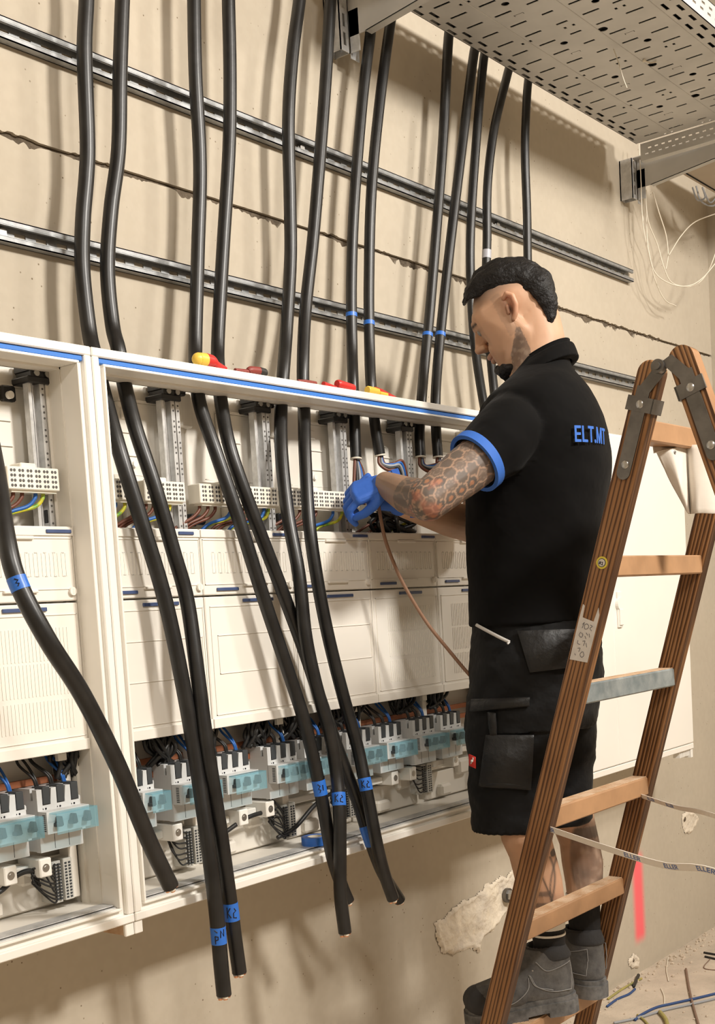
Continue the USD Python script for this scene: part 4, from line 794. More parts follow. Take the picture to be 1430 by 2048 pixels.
# hinge on the visible side: straps, collars, bolts, pivot
def strap_plate(name, corner, ax, ey, x, s0, s1, w0, w, m='steel_dark', th=.003, round_=True):
    pgn = sbox(w0, s0 + w / 2, w0 + w, s1).union(Point(w0 + w / 2, s0 + w / 2).buffer(w / 2)) if round_ else sbox(w0, s0, w0 + w, s1)
    mm = trimesh.creation.extrude_polygon(pgn, th, engine='earcut'); return place(mm, np.array([x, corner[1], corner[2]]), ey, ax, (-1, 0, 0))
obj_h = []
for corner, ax, ey, xx in ((Ltop, axA, eyA, None), (bt, axB, eyB, None)):
    def at_(s, w): return corner + ax * s + ey * w
    pl = sbox(.011, -.215, .039, -.05).union(Point(.025, -.215).buffer(.014)); pl = pl.union(Polygon([(.011, -.06), (.039, -.06), (.012, -.010), (-.012, -.014)]))
    mm = trimesh.creation.extrude_polygon(pl, .0035, engine='earcut'); h = obj('hinge_strap', place(mm, corner + np.array([-.0005, 0, 0]), ey, ax, np.cross(ey, ax) if np.cross(ey, ax)[0] < 0 else -np.cross(ey, ax)), 'steel_dark', lad)
    col = cat([sbx for sbx in (place(bx(-.003, DEP + .003, -.098, -.070, -.005, 0.0), corner, ey, ax, (1, 0, 0)), place(bx(-.004, .0, -.098, -.070, -.005, TH + .004), corner, ey, ax, (1, 0, 0)))])
    obj('collar', col, 'steel_dark', lad)
    for s in (-.084, -.200): obj('hinge_bolt', place(cat([sphere((0, 0, 0), (.0085, .0085, .004)), ]), at_(s, .025) + np.array([-.004, 0, 0]), ey, ax, (-1, 0, 0)), 'bolt', lad, smooth=True)
piv = (Ltop + bt) / 2 + axA * -.018; piv[0] = min(Ltop[0], bt[0]) - .006
obj('hinge_pivot', cat([cyl(piv + (-.004, 0, 0), piv + (.012, 0, 0), .013, 20), cyl(piv + (-.009, 0, 0), piv + (.0, 0, 0), .007, 14)]), 'steel_dark', lad, smooth=40)
# stickers on the visible side face
def on_face(z, w): return onL(z) + eyA * w + np.array([-.0006, 0, 0])
def stick(name, poly, z, w, m, parent=None, lift=0.0, label=None):
    mm = trimesh.creation.extrude_polygon(poly, .0007, engine='earcut'); return obj(name, place(mm, on_face(z, w) + np.array([-lift, 0, 0]), eyA, axA, (-1, 0, 0)), m, parent or lad, label=label)
zs_ = PL(1207, 1133, Ltop, (1, 0, 0))[2]; ws_ = .025
st = stick('round_sticker', Point(0, 0).buffer(.0125), zs_, ws_, 'stick_yellow', label='round yellow and white sticker')
stick('sticker_ring', Point(0, 0).buffer(.0085), zs_, ws_, 'breaker_dark', st, .0007); stick('sticker_centre', Point(0, 0).buffer(.0072), zs_, ws_, 'label', st, .0014)
tx = meshkit.text_mesh('#1', .006, .0005, True); tx.apply_translation((-.006, -.004, 0)); obj('sticker_print', place(tx, on_face(zs_, ws_) + (-.0021, 0, 0), -eyA, axA, (-1, 0, 0)), 'ink', st)
zlb = PL(1172, 1280, Ltop, (1, 0, 0))[2]
lb = stick('paper_label', Polygon([(-.020, -.050), (.020, -.055), (.021, .030), (.020, .062), (.015, .060), (.014, .036), (-.012, .034), (-.015, .064), (-.021, .050)]), zlb, .024, 'label', label='torn pale label with faded handwriting')
strokes = [[(-.010, .022), (-.007, .027), (-.009, .015)], [(-.001, .026), (-.005, .022), (-.003, .015), (.003, .017), (.004, .023), (-.001, .026)], [(.007, .026), (.012, .024), (.008, .019), (.013, .015)],
           [(-.010, .006), (-.012, -.001), (-.006, -.004), (-.004, .002), (-.008, .005)], [(.002, .008), (.007, .004)], [(.001, .001), (.005, -.004)], [(.009, .008), (.012, .001)],
           [(-.012, -.012), (-.011, -.018), (-.005, -.019)], [(-.001, -.011), (.004, -.009), (.003, -.019)], [(.007, -.012), (.011, -.020)], [(-.008, -.028), (-.003, -.026), (-.004, -.034)],
           [(.003, -.032), (.000, -.038), (.005, -.043), (.009, -.038), (.006, -.032), (.003, -.032)], [(-.012, -.040), (-.009, -.043)]]
ms = [tube([on_face(zlb, .024) - eyA * x + axA * z + (-.0011, 0, 0) for x, z in st], .0006, 5) for st in strokes]
obj('label_writing', cat(ms), 'ink_grey', lb, kind='stuff')
# woven anti-spread straps with blue print
def ribbon(pts, w, th, name, parent, m, text=None, label=None):
    c = spline(pts, 14); t = np.gradient(c, axis=0); t /= np.linalg.norm(t, axis=1, keepdims=True)
    tilt = unit((-.25, .35, 1.0)); up_ = tilt - t * (t @ tilt)[:, None]; up_ /= np.linalg.norm(up_, axis=1, keepdims=True); nn = np.cross(up_, t)
    v = np.stack([c + up_ * w / 2 + nn * th / 2, c - up_ * w / 2 + nn * th / 2, c - up_ * w / 2 - nn * th / 2, c + up_ * w / 2 - nn * th / 2], 1).reshape(-1, 3)
    g = obj(name, skin_rings(v, len(c), 4), m, parent, label=label)
    s = np.r_[0, np.cumsum(np.linalg.norm(np.diff(c, axis=0), axis=1))]; ms = []
    sign = 1 if nn[len(nn) // 2] @ (EYE - c[len(c) // 2]) > 0 else -1
    for s0, txt in text or ():
        mm = meshkit.text_mesh(txt, w * .62, .0004, True); q = np.asarray(mm.vertices); x = q[:, 0] * 1.15 + s0
        cc = np.stack([np.interp(x, s, c[:, k]) for k in range(3)], 1); uu = np.stack([np.interp(x, s, up_[:, k]) for k in range(3)], 1); nv = np.stack([np.interp(x, s, nn[:, k]) for k in range(3)], 1)
        ms.append(T(cc + uu * (q[:, 1:2] - w * .31) + nv * sign * (th / 2 + q[:, 2:3]), mm.faces))
    if ms: obj('strap_print', cat(ms), 'ink_blue', g, kind='stuff')
s0 = LA(1103, 1657); s1 = P(1430, 1744, .86); fB = .74 / bt[2]; s2 = bb + (bt - bb) * fB + np.array([TH / 2, .004, 0])
sm = P(1230, 1702, 1.11); sn = P(1330, 1731, .985)
ribbon([s0 + (0, .01, 0), sm, sn, s1, (s1 + s2) / 2 + (0, 0, -.012), s2], .015, .0016, 'spreader_strap', lad, 'strap', [(.005, 'ER'), (.235, 'ELLER'), (.34, 'ELLER'), (.445, 'ELLER')], 'white woven strap with blue lettering')
s0 = LA(1283, 1592); s1 = P(1430, 1632, 1.03); s2 = bbR + (btR - bbR) * (.74 / btR[2]) + np.array([TH / 2, .004, 0])
ribbon([s0, (s0 + s1) / 2 + (0, 0, -.004), s1, (s1 + s2) / 2 + (0, 0, -.01), s2], .012, .0016, 'spreader_strap', lad, 'strap', [(.03, 'ELLER'), (.12, 'ELLER')], 'white woven strap with blue lettering')
# folded white canvas bag hanging between the rails
top = np.array([P(u, v, D) for (u, v), D in zip([(1312, 902), (1326, 899), (1342, 897), (1358, 893), (1370, 890), (1386, 890), (1402, 890), (1425, 893), (1450, 898)], (1.075, 1.065, 1.055, 1.055, 1.06, 1.04, 1.025, 1.005, .985))])
bot = np.array([P(u, v, D) for (u, v), D in zip([(1374, 1022), (1375, 1024), (1376, 1025), (1378, 1027), (1380, 1028), (1390, 1027), (1404, 1026), (1425, 1027), (1450, 1026)], (1.06, 1.055, 1.05, 1.05, 1.055, 1.03, 1.015, .995, .975))])
n = 16; g = np.array([[top_ * (1 - t) + bo * t + np.array([0, (.003 * math.sin(k * .9 + t * 3)) * math.sin(math.pi * min(1, t + .15)), 0]) for k, (top_, bo) in enumerate(zip(spline(top, 3), spline(bot, 3)))] for t in np.linspace(0, 1, n)])
def sheet_mesh(g, th):
    a, b_, _ = g.shape; v = g.reshape(-1, 3); f = []
    for i in range(a - 1):
        for j in range(b_ - 1): q = i * b_ + j; f += [(q, q + 1, q + b_ + 1), (q, q + b_ + 1, q + b_)]
    f = np.array(f); m = T(v, f); nv = meshkit.arrays(m, True)[2]; N = len(v); w = np.vstack([v + nv * th / 2, v - nv * th / 2]); F = [f, f[:, ::-1] + N]
    e = [j for j in range(b_)] + [i * b_ + b_ - 1 for i in range(1, a)] + [(a - 1) * b_ + j for j in range(b_ - 2, -1, -1)] + [i * b_ for i in range(a - 2, 0, -1)]; e = np.array(e); e2 = np.roll(e, -1)
    F += [np.stack([e, e + N, e2 + N], 1), np.stack([e, e2 + N, e2], 1)]; r = T(w, np.vstack(F)); r.fix_normals(); return r
fl = sheet_mesh(np.array([[P(u, v, D) for u, v, D in r] for r in ([(1304, 880, 1.085), (1340, 886, 1.07), (1372, 890, 1.058)], [(1306, 892, 1.08), (1340, 893, 1.064), (1370, 891.5, 1.055)], [(1308, 906, 1.075), (1338, 899, 1.06), (1368, 892.5, 1.054)])]), .003)
bag = thing('canvas_bag', 'folded white canvas bag hanging below the top rung of the ladder', 'bag', top[3])
obj('bag_cloth', sheet_mesh(g, .004), 'cloth', bag, smooth=True)
obj('bag_flap', fl, 'cloth', bag)
obj('eyelet', place(trimesh.creation.torus(.003, .0012, 14, 6), P(1350, 905, 1.03), (1, 0, 0), (0, 0, 1), (0, 1, 0)), 'bolt', bag, smooth=True)

# ---------------------------------------------------------------- scraps on the floor
def scrap(pts, r, m, label, lift=None):
    w = [PZ(u, v, r + (h if len(q) > 2 else 0)) if True else 0 for q in pts for (u, v, h) in [tuple(q) + (0,) * (3 - len(q))]]
    obj('wire_scrap', tube(w, r, 7), m, None, True, label, 'wire scrap')
scrap([(1270, 2040), (1282, 2030), (1312, 2015), (1345, 2007), (1390, 1997), (1440, 1985)], .0045, 'dirty_blue', 'long blue wire scrap on the floor at the lower right')
scrap([(1228, 2046), (1275, 2036), (1330, 2020), (1385, 2008), (1440, 1995)], .0045, 'grey_wire', 'long grey wire scrap lying along the blue one')
scrap([(1214, 2013), (1235, 1998), (1258, 1988), (1270, 1978)], .0042, 'dirty_blue', 'short blue wire scrap beside the rear ladder rail')
scrap([(1216, 1998), (1240, 1981), (1262, 1968), (1283, 1957)], .0042, 'dirty_yg', 'yellow-green wire scrap beside the right boot')
scrap([(1267, 1973), (1272, 1962), (1277, 1950)], .006, 'black_wire', 'short black cable stub by the yellow-green scrap')
scrap([(1372, 1938), (1378, 1975), (1386, 2010), (1399, 2055)], .0042, 'dirty_brown', 'straight brown wire scrap crossing the long blue one')
scrap([(1275, 2030), (1290, 2042), (1303, 2060)], .004, 'dirty_yg', 'yellow-green wire scrap at the end of the long blue one')
scrap([(1320, 2024), (1332, 2040), (1338, 2065)], .007, 'dirty_yg', 'broad yellow-green offcut at the bottom edge')
scrap([(1336, 1915), (1333, 1940), (1337, 1962)], .0022, 'white_wire', 'thin pale bent wire scrap near the wall')
scrap([(1322, 1977), (1328, 1992), (1329, 2008)], .0022, 'white_wire', 'thin pale wire scrap above the long blue one')
scrap([(1408, 1905), (1425, 1908), (1445, 1912), (1440, 1919), (1410, 1913)], .004, 'black_wire', 'bent black wire scrap at the right edge of the floor')
scrap([(1420, 1918), (1408, 1936), (1440, 1941)], .0018, 'dirty_brown', 'thin angled wire scrap below the bent black one')
st_ = []
for k in range(70):
    u, v = rng.uniform(1240, 1440), rng.uniform(1860, 2050); p = PZ(u, v, 0.0)
    if p[1] > -.02: continue
    r = rng.uniform(.001, .0035); m = trimesh.creation.icosphere(subdivisions=1, radius=r); m.vertices *= (1 + .5 * nrg.random((len(m.vertices), 1))); m.apply_translation(p + (0, 0, r * .5)); st_.append(m)
for k in range(160):
    x = rng.uniform(3.2, 4.9); r = rng.uniform(.001, .006); m = trimesh.creation.icosphere(subdivisions=1, radius=r); m.vertices *= (1 + .5 * nrg.random((len(m.vertices), 1))); m.apply_translation((x, -abs(rng.gauss(0, .05)) - .01, r * .4)); st_.append(m)
obj('rubble', cat(st_), 'stone', None, label='crumbs of plaster and dust along the foot of the wall', cat='rubble', kind='stuff')

# ---------------------------------------------------------------- the man on the ladder
F = unit((-.35, .937, 0)); LF = np.array([-F[1], F[0], 0.0]); UP = np.array([0, 0, 1.0])    # forward, his left, up
AX = P(1070, 1300, 1.50)
def S(u, v, off=0.0): return PL(u, v, AX + LF * off, LF)             # point of the plane `off` to his left
def ball(c, r, n=28): return m3.Manifold.sphere(1.0, n).scale(tuple(np.broadcast_to(r, 3).tolist())).translate(tuple(map(float, c)))
def hull(*bs): return m3.Manifold.batch_hull(list(bs))
def union(L): return m3.Manifold.batch_boolean(list(L), m3.OpType.Add)
def chain(pts, n=24):
    b = [ball(c, r, n) for c, r in pts]; return union([hull(a, c) for a, c in zip(b, b[1:])])
def to_tm(man, edge, it=12, lam=.5):
    m = man.refine_to_length(edge).to_mesh(); t = trimesh.Trimesh(m.vert_properties[:, :3], m.tri_verts, process=True)
    if it: trimesh.smoothing.filter_taubin(t, lamb=lam, nu=lam + .03, iterations=it)
    return t
def to_man(t): return m3.Manifold(m3.Mesh(np.asarray(t.vertices, np.float32), np.asarray(t.faces, np.uint32)))
def loft(secs, sides=40, n=6):
    """secs: (centre, ex, a, ey, b, power); smooth closed skin through them"""
    c = spline([s[0] for s in secs], n); k = np.linspace(0, len(secs) - 1, len(c)); ii = np.arange(len(secs)); g = lambda j: spline(np.c_[[s[j] for s in secs], np.zeros((len(secs), 2))], n)[:, 0]
    A, B, PW = g(2), g(4), g(5); a = np.linspace(0, 2 * np.pi, sides, endpoint=False); ex = spline([s[1] for s in secs], n); ey = spline([s[3] for s in secs], n); V = []
    for i in range(len(c)):
        ca, sa = np.cos(a), np.sin(a); p = 2.0 / PW[i]
        V.append(c[i] + np.outer(np.sign(ca) * np.abs(ca) ** p * A[i], unit(ex[i])) + np.outer(np.sign(sa) * np.abs(sa) ** p * B[i], unit(ey[i])))
    return skin_rings(np.vstack(V), len(c), sides)
def sect(v, ul, ur, hw, off=0.0, pw=2.3, dz=0.0, grow=0.0):
    """level section whose outline in the photograph runs from ul to ur"""
    a, b = S(ul, v, off), S(ur, v, off); z = (a[2] + b[2]) / 2; a, b = a.copy(), b.copy(); c = (a + b) / 2; c[2] = z + dz
    hd = abs((a - b) @ F) / 2; 
    hd = math.sqrt(max(hd * hd - (hw * .17) ** 2, .0004))
    return (c, F, hd + grow, LF, hw + grow, pw)
man = thing('person', 'man in black polo and shorts standing on the ladder, gloved hands in the cabinet', 'person', (AX[0], AX[1], S(1100, 2010)[2]))

# head frame: pitched down towards his hands
HO = S(1027, 632); pit = math.radians(25); HF = unit(F * math.cos(pit) - UP * math.sin(pit)); HU = unit(UP * math.cos(pit) + F * math.sin(pit)); HL = LF
def hp(f, l, u): return HO + HF * f + HL * l + HU * u
def hball(f, l, u, r, n=28):
    m = m3.Manifold.sphere(1.0, n); r = np.broadcast_to(r, 3); M = np.stack([HF * r[0], HL * r[1], HU * r[2], hp(f, l, u)], 1); return m.transform(M.tolist() if False else M)
head = [hball(-.012, 0, .030, (.096, .075, .088), 40), hull(hball(.030, 0, .015, (.058, .066, .07)), hball(-.01, 0, .02, (.07, .072, .07))),
        hull(hball(.045, .028, -.035, .030), hball(.045, -.028, -.035, .030), hball(.052, .022, .02, .040), hball(.052, -.022, .02, .040)),            # face block
        hull(hball(.066, .012, -.098, .016), hball(.066, -.012, -.098, .016), hball(.058, .022, -.05, .028), hball(.058, -.022, -.05, .028), hball(-.012, .052, -.062, .016), hball(-.012, -.052, -.062, .016), hball(.005, .05, -.02, .022), hball(.005, -.05, -.02, .022)),   # jaw
        hull(hball(.082, .024, .022, .014), hball(.082, -.024, .022, .014), hball(.086, 0, .02, .013)),                                              # brow
        hull(hball(.084, 0, .016, .011), hball(.082, 0, -.01, .013), hball(.107, 0, -.026, .0095)), hull(hball(.108, 0, -.026, .0095), hball(.092, .013, -.030, .007), hball(.092, -.013, -.030, .007), hball(.088, 0, -.034, .008)),   # nose
        hull(hball(.086, .016, -.056, .0065), hball(.086, -.016, -.056, .0065), hball(.092, 0, -.055, .0075)), hull(hball(.083, .014, -.067, .006), hball(.083, -.014, -.067, .006), hball(.088, 0, -.067, .0075)),  # lips
        *[hull(hball(.066, s * .038, -.010, .013), hball(.058, s * .042, .028, .022), hball(.056, s * .032, -.070, .018), hball(.012, s * .050, -.045, .022), hball(.005, s * .056, .02, .02), hball(.03, s * .047, -.02, .024)) for s in (1, -1)],   # cheekbones
        hull(hball(.078, 0, -.098, .014), hball(.07, 0, -.09, .016))]
socket = [hball(.096, s * .034, .000, (.0095, .013, .0085)) for s in (1, -1)]
H = union(head) - union(socket)
eyes = [hball(.0765, s * .031, .000, .0115) for s in (1, -1)]
ears = []
for s in (1, -1):
    q = [(-.004, .076, .026), (-.014, .083, .030), (-.024, .087, .018), (-.022, .084, -.002), (-.012, .079, -.018), (-.002, .074, -.026)]
    ears.append(chain([(hp(f, s * l, u), .0058 if 0 < i < 5 else .005) for i, (f, l, u) in enumerate(q)], 14))
    ears.append(hull(*[ball(hp(f, s * (l - .009), u), .0045, 12) for f, l, u in q[1:]]))
    ears.append(chain([(hp(-.003, s * .079, .006), .0045), (hp(.001, s * .076, -.008), .0045)], 12))
C7 = S(1113, 705); NB = S(1068, 728)
neck = [hull(hball(-.050, 0, .0, (.05, .058, .05)), ball(S(1083, 700), (.055, .056, .05))), hull(ball(hp(-.045, 0, -.035), (.050, .054, .05)), ball(S(1083, 690), (.058, .058, .05)), ball(S(1076, 740), (.066, .068, .05))), hull(ball(hp(-.03, .03, -.04), .03), ball(hp(-.03, -.03, -.04), .03), ball(S(1058, 745), .05))]
torso = to_man(loft([sect(v, a, b, w, grow=-.012) for v, a, b, w in ((735, 1045, 1125, .09), (765, 1010, 1165, .14), (805, 975, 1190, .185), (860, 960, 1212, .195), (960, 940, 1220, .185), (1100, 938, 1206, .165), (1240, 948, 1198, .168), (1330, 942, 1206, .185), (1420, 938, 1196, .185))]))
# arms
shL, elL, wrL = S(1018, 872, .190), P(856, 1001, 1.525), P(772, 969, 1.685)
fmL = elL * .55 + wrL * .45 - UP * .006
armL = [hull(ball(S(1040, 868, .10), .055), ball(shL, .055)), chain([(shL, .058), (shL * .45 + elL * .55, .054), (elL, .045)]), chain([(elL, .045), (fmL, .041), (wrL, .029)])]
shR, elR, wrR = S(1020, 850, -.172), S(950, 1052, -.19), P(812, 1012, 1.70)
armR = [hull(ball(S(1040, 865, -.10), .055), ball(shR, .055)), chain([(shR, .057), (shR * .5 + elR * .5, .054), (elR, .046)]), chain([(elR, .046), (elR * .6 + wrR * .4, .044), (wrR, .029)])]
# legs
def leg(pts, off): return chain([(S(u, v, off), r) for u, v, r in pts])
legL = chain([(S(1045, 1430, .085), .080), (S(1040, 1560, .09), .072), (P(1050, 1665, 1.475), .058), (P(1062, 1700, 1.475), .054), (P(1078, 1762, 1.478), .055), (P(1088, 1800, 1.478), .049), (P(1096, 1862, 1.474), .036), (P(1100, 1930, 1.473), .035)])
legR = chain([(S(1105, 1420, -.085), .080), (S(1122, 1540, -.095), .068), (P(1146, 1640, 1.505), .054), (P(1158, 1680, 1.495), .050), (P(1165, 1725, 1.488), .052), (P(1168, 1765, 1.482), .047), (P(1167, 1825, 1.475), .036), (P(1170, 1900, 1.472), .035)])
body = union([H] + eyes + ears + neck + [torso] + armL + armR + [legL, legR])
bt_ = to_tm(body, .0105, 0)
near = (np.linalg.norm(bt_.vertices - HO, axis=1) < .17)
bt_ = to_tm(body, .0044, 14)
bv = np.array(bt_.vertices)
import scipy.sparse as sps
def relax(v, f, w, it):
    e = np.vstack([f[:, [0, 1]], f[:, [1, 2]], f[:, [2, 0]]]); n_ = len(v); A = sps.coo_matrix((np.ones(len(e) * 2), (np.r_[e[:, 0], e[:, 1]], np.r_[e[:, 1], e[:, 0]])), (n_, n_)).tocsr(); A.data[:] = 1; dg = np.maximum(np.asarray(A.sum(1)).ravel(), 1)
    for _ in range(it): v = v + .6 * w[:, None] * ((A @ v) / dg[:, None] - v)
    return v
d_ = bv - HO; a_f, a_l, a_u = d_ @ HF, d_ @ HL, d_ @ HU
wgt = ((np.linalg.norm(d_, axis=1) < .22) & (bv[:, 2] > AX[2] + .38)).astype(float) * np.clip((.078 - a_f) / .02, 0, 1)
wgt *= np.clip((np.sqrt(((a_f + .012) / .9) ** 2 + (a_u - .003) ** 2 * .8) - .034) / .012, 0, 1) + (np.abs(a_l) < .066)
bv = relax(bv, np.asarray(bt_.faces), np.clip(wgt, 0, 1), 30); bt_.vertices = bv; bv = np.asarray(bt_.vertices)
# skin tint: tone, stubble fade, tattoos (ink in the skin, so it is the skin's own colour)
tone = np.tile(np.array([0.56, 0.335, 0.215]), (len(bv), 1))
def mixc(w, col):
    global tone
    w = np.clip(w, 0, 1)[:, None]; tone = tone * (1 - w) + np.asarray(col) * w
def loc(p): d = p - HO; return d @ HF, d @ HL, d @ HU
hf, hl, hu = loc(bv); hd = np.linalg.norm(bv - HO, axis=1); ish = hd < .16
mixc(np.where(ish, np.clip((hu - .030 - .45 * np.clip(-hf - .02, 0, 1) * 0) / .042, 0, 1) * np.clip(1 - (hf - .05) / .02, 0, 1) * .75, 0), (.10, .085, .08))          # shaved fade
mixc(np.where(ish & (np.abs(hl) > .035) & (np.abs(hf - .012) < .012) & (np.abs(hu + .005) < .05), .25, 0), (.16, .12, .10))    # sideburn
mixc(np.where(ish, np.exp(-((hf - .088) / .010) ** 2 - ((hu + .046) / .005) ** 2 - (hl / .022) ** 2) * .9, 0), (.03, .025, .022))             # moustache
for s in (1, -1):
    mixc(np.where(ish, np.exp(-((hu - .0205 + .15 * (np.abs(hl) - .03)) / .004) ** 2) * (hf > .055) * (np.abs(hl * s - .032) < .018) * (hl * s > 0), 0), (.02, .016, .014))                # eyebrow
    mixc(np.where(ish & (hf > .062), np.exp(-((hu - .001) / .0045) ** 2 - ((hl * s - .032) / .012) ** 2), 0), (.05, .035, .03))                                            # lash line
mixc(np.where(ish & (hf > .075), np.exp(-((hu + .061) / .009) ** 2 - (hl / .022) ** 2) * .6, 0), (.42, .15, .12))                          # lips
earm = np.exp(-(((hf + .012) / .018) ** 2 + ((hu - .003) / .034) ** 2)) * (hl > .074); mixc(earm * .35 * ish, (.60, .22, .15)); mixc(ish * np.exp(-(((hf + .006) / .006) ** 2 + ((hu + .004) / .010) ** 2)) * (hl > .068) * .8, (.10, .045, .035))
fb = lambda sc, sd=0, oc=4: meshkit.fbm(bv * sc, oc, sd)
# neck: dark leaf with pale veins below the ear
q0, q1 = S(1033, 655, .07), S(1040, 730, .07); nu_ = (bv - q0) @ unit(q1 - q0) / np.linalg.norm(q1 - q0); nf = (bv - q0) @ F - nu_ * 0.0
wn = .5 * np.clip(nu_ * 1.6, 0, 1) * .075; leaf = ((nu_ > 0) & (nu_ < 1.15) & (np.abs(nf - .0 + .004) < .004 + wn * .55) & ((bv - AX) @ LF > .015) & (bv[:, 2] > AX[2] + .4)).astype(float)
mixc(leaf * (.65 + .3 * (fb(70, 3) - .5)), (.075, .075, .075)); mixc(leaf * np.clip((fb(110, 8, 2) - .56) * 9, 0, 1), (.34, .25, .19))
# left arm: honeycomb with dark cells and light joints, red-orange cells towards the elbow crook, smoky forearm
ax_ = unit(elL - shL); sU = (bv - shL) @ ax_; LU = np.linalg.norm(elL - shL); rad = (bv - shL) - sU[:, None] * ax_; e1 = unit(np.cross(ax_, LF)); e2 = np.cross(ax_, e1); th = np.arctan2(rad @ e2, rad @ e1); rr = np.linalg.norm(rad, axis=1)
onU = (sU > .03) & (sU < LU + .05) & (rr < .085) & ((bv - AX) @ LF > .06)
size = .0315
hx, hy = sU / size, th * .056 / size
a_ = np.stack([(hx + .5) % 1 - .5, (hy + .866) % 1.732 - .866], 1); b__ = np.stack([(hx) % 1 - .5, (hy) % 1.732 - .866], 1)
hexd = lambda q: np.maximum(np.abs(q[:, 0]), np.abs(q[:, 0]) * .5 + np.abs(q[:, 1]) * .866)
useA = (a_ ** 2).sum(1) < (b__ ** 2).sum(1); qq = np.where(useA[:, None], a_, b__); hd_ = hexd(qq)
cell = np.round(np.stack([hx - qq[:, 0], hy - qq[:, 1]], 1) * 2).astype(int); rnd = np.abs(np.sin(cell[:, 0] * 12.9898 + cell[:, 1] * 78.233) * 43758.5453) % 1
mixc(onU * .75, (.30, .21, .155))
mixc(onU * (hd_ < .44) * (.72 + .25 * rnd), (.10, .085, .075)); mixc(onU * (hd_ < .2) * (rnd > .78) * .6, (.50, .22, .11)); mixc(onU * (np.abs(hd_ - .26) < .03) * (rnd < .3) * .5, (.33, .24, .18))
mixc(onU * (sU > LU - .055) * np.clip((fb(30, 5) - .52) * 9, 0, 1) * .5, (.45, .16, .10))
axf = unit(wrL - elL); sF = (bv - elL) @ axf; LFm = np.linalg.norm(wrL - elL); rf = np.linalg.norm((bv - elL) - sF[:, None] * axf, axis=1)
onF = (sF > -.005) & (sF < LFm + .03) & (rf < .06) & ((bv - AX) @ LF > .04)
mixc(onF * np.clip(sF / .05, 0, 1) * (.62 + .5 * (fb(16, 9) - .5)), (.17, .125, .09))
# right calf: soft dark shading on the back of the calf; left calf: fine branching lines and ribs
def band(u, v, off, ru, rv):
    c = S(u, v, off); d = bv - c; return np.abs(d @ F) / ru, d[:, 2] / rv, d @ LF
lo_ = bv[:, 2] < S(1100, 1600)[2]; rl = lo_ & ((bv - AX) @ LF < -.03); ll = lo_ & ((bv - AX) @ LF > .03)
zt_, zb_ = S(1160, 1635, -.1)[2], S(1160, 1800, -.1)[2]; zz = (bv[:, 2] - zb_) / (zt_ - zb_); fr_ = (bv - S(1165, 1720, -.1)) @ F
m_ = rl & (zz > 0) & (zz < 1); oval = np.clip((1 - ((zz - .5) / .52) ** 2 - ((fr_ + .012) / .047) ** 2) * 4, 0, 1)
mixc(m_ * oval * (.55 + .6 * (fb(22, 4) - .42)), (.11, .095, .085)); mixc(m_ * oval * np.clip((fb(34, 12, 3) - .52) * 6, 0, 1) * (zz < .72) * .75, (.50, .36, .27)); mixc(m_ * oval * (np.abs(zz - .80) < .07) * .6, (.07, .065, .06))
lf_ = (bv - S(1085, 1750, .1)) @ F; z2 = bv[:, 2] - S(1085, 1840, .1)[2]
for k in range(3):
    c = -.030 + .011 * np.sin(z2 * 24 + k * 2.0) + .010 * k; mixc(ll * (z2 > 0) * (z2 < .16) * np.exp(-((lf_ - c) / .0022) ** 2) * .85, (.09, .07, .06))
mixc(ll * (z2 < .09) * np.clip(np.sin(z2 * 210) * 2, 0, 1) * (lf_ > -.02) * .7, (.12, .095, .08)); mixc(ll * (z2 < .02) * .6, (.12, .10, .085))
c = S(1111, 1702, .1); mixc(ll * (np.linalg.norm((bv - c) * (1, 1, .8) - ((bv - c) @ LF)[:, None] * LF, axis=1) < .0075) * .9, (.07, .065, .06))
obj('body', bt_, 'skin', man, smooth=True, tint=tone)
for s in (1, -1):
    obj('eyeball', sphere(hp(.0785, s * .031, .000), .0108, 2), 'eye', man, smooth=True)
# hair: long on top, faded at the sides; cut below by the fade line seen in the photograph
hb = [(936, 604, .012), (950, 588, .026), (972, 566, .036), (1004, 556, .046), (1040, 552, .042), (1072, 570, .040), (1092, 604, .026), (1098, 632, .018)]
hv = []
for o in (-.034, 0, .034):
    pts = [(S(u, v, o) + UP * (-.004 * abs(o) / .034), r * (1 if o == 0 else .93)) for u, v, r in hb]; hv.append(chain(pts, 20))
hv.append(hull(*[ball(S(u, v, o), r, 16) for u, v, r in hb[2:6] for o in (-.05, .05) for r in (r * .62,)]))
hair = union(hv)
pgn = [(905, 640), (938, 596), (955, 594), (985, 584), (1012, 577), (1042, 574), (1066, 590), (1082, 612), (1094, 640), (1104, 682), (1140, 680), (1150, 560), (1080, 490), (960, 480), (900, 560)]
a3 = np.array([S(u, v, .16) for u, v in pgn]); b3 = np.array([S(u, v, -.16) for u, v in pgn]); nP = len(pgn)
tri = trimesh.creation.extrude_polygon(Polygon(pgn), 1.0, engine='earcut'); tv = tri.vertices
cutm = T([S(u, v, .16 - .32 * w) for u, v, w in tv], tri.faces); cutm.fix_normals()
hair = hair ^ to_man(cutm)
ht = to_tm(hair, .006, 6); hvv = np.asarray(ht.vertices); hn = np.asarray(ht.vertex_normals)
ht.vertices = hvv + hn * ((meshkit.fbm(hvv @ np.stack([HF * 26, HL * 90, HU * 75], 1), 3, 3) - .45) * .011)[:, None]
obj('hair', ht, 'hair', man, smooth=True)
gb = union([hull(hball(.076, .012, -.104, .017), hball(.076, -.012, -.104, .017), hball(.066, 0, -.124, .016), hball(.088, 0, -.090, .010)), hull(hball(.070, .020, -.104, .015), hball(.050, .026, -.112, .012), hball(.05, -.024, -.112, .012))])
gt = to_tm(gb, .004, 4); gvv = np.asarray(gt.vertices); gt.vertices = gvv + np.asarray(gt.vertex_normals) * ((meshkit.fbm(gvv * 90, 2, 5) - .4) * .006)[:, None]
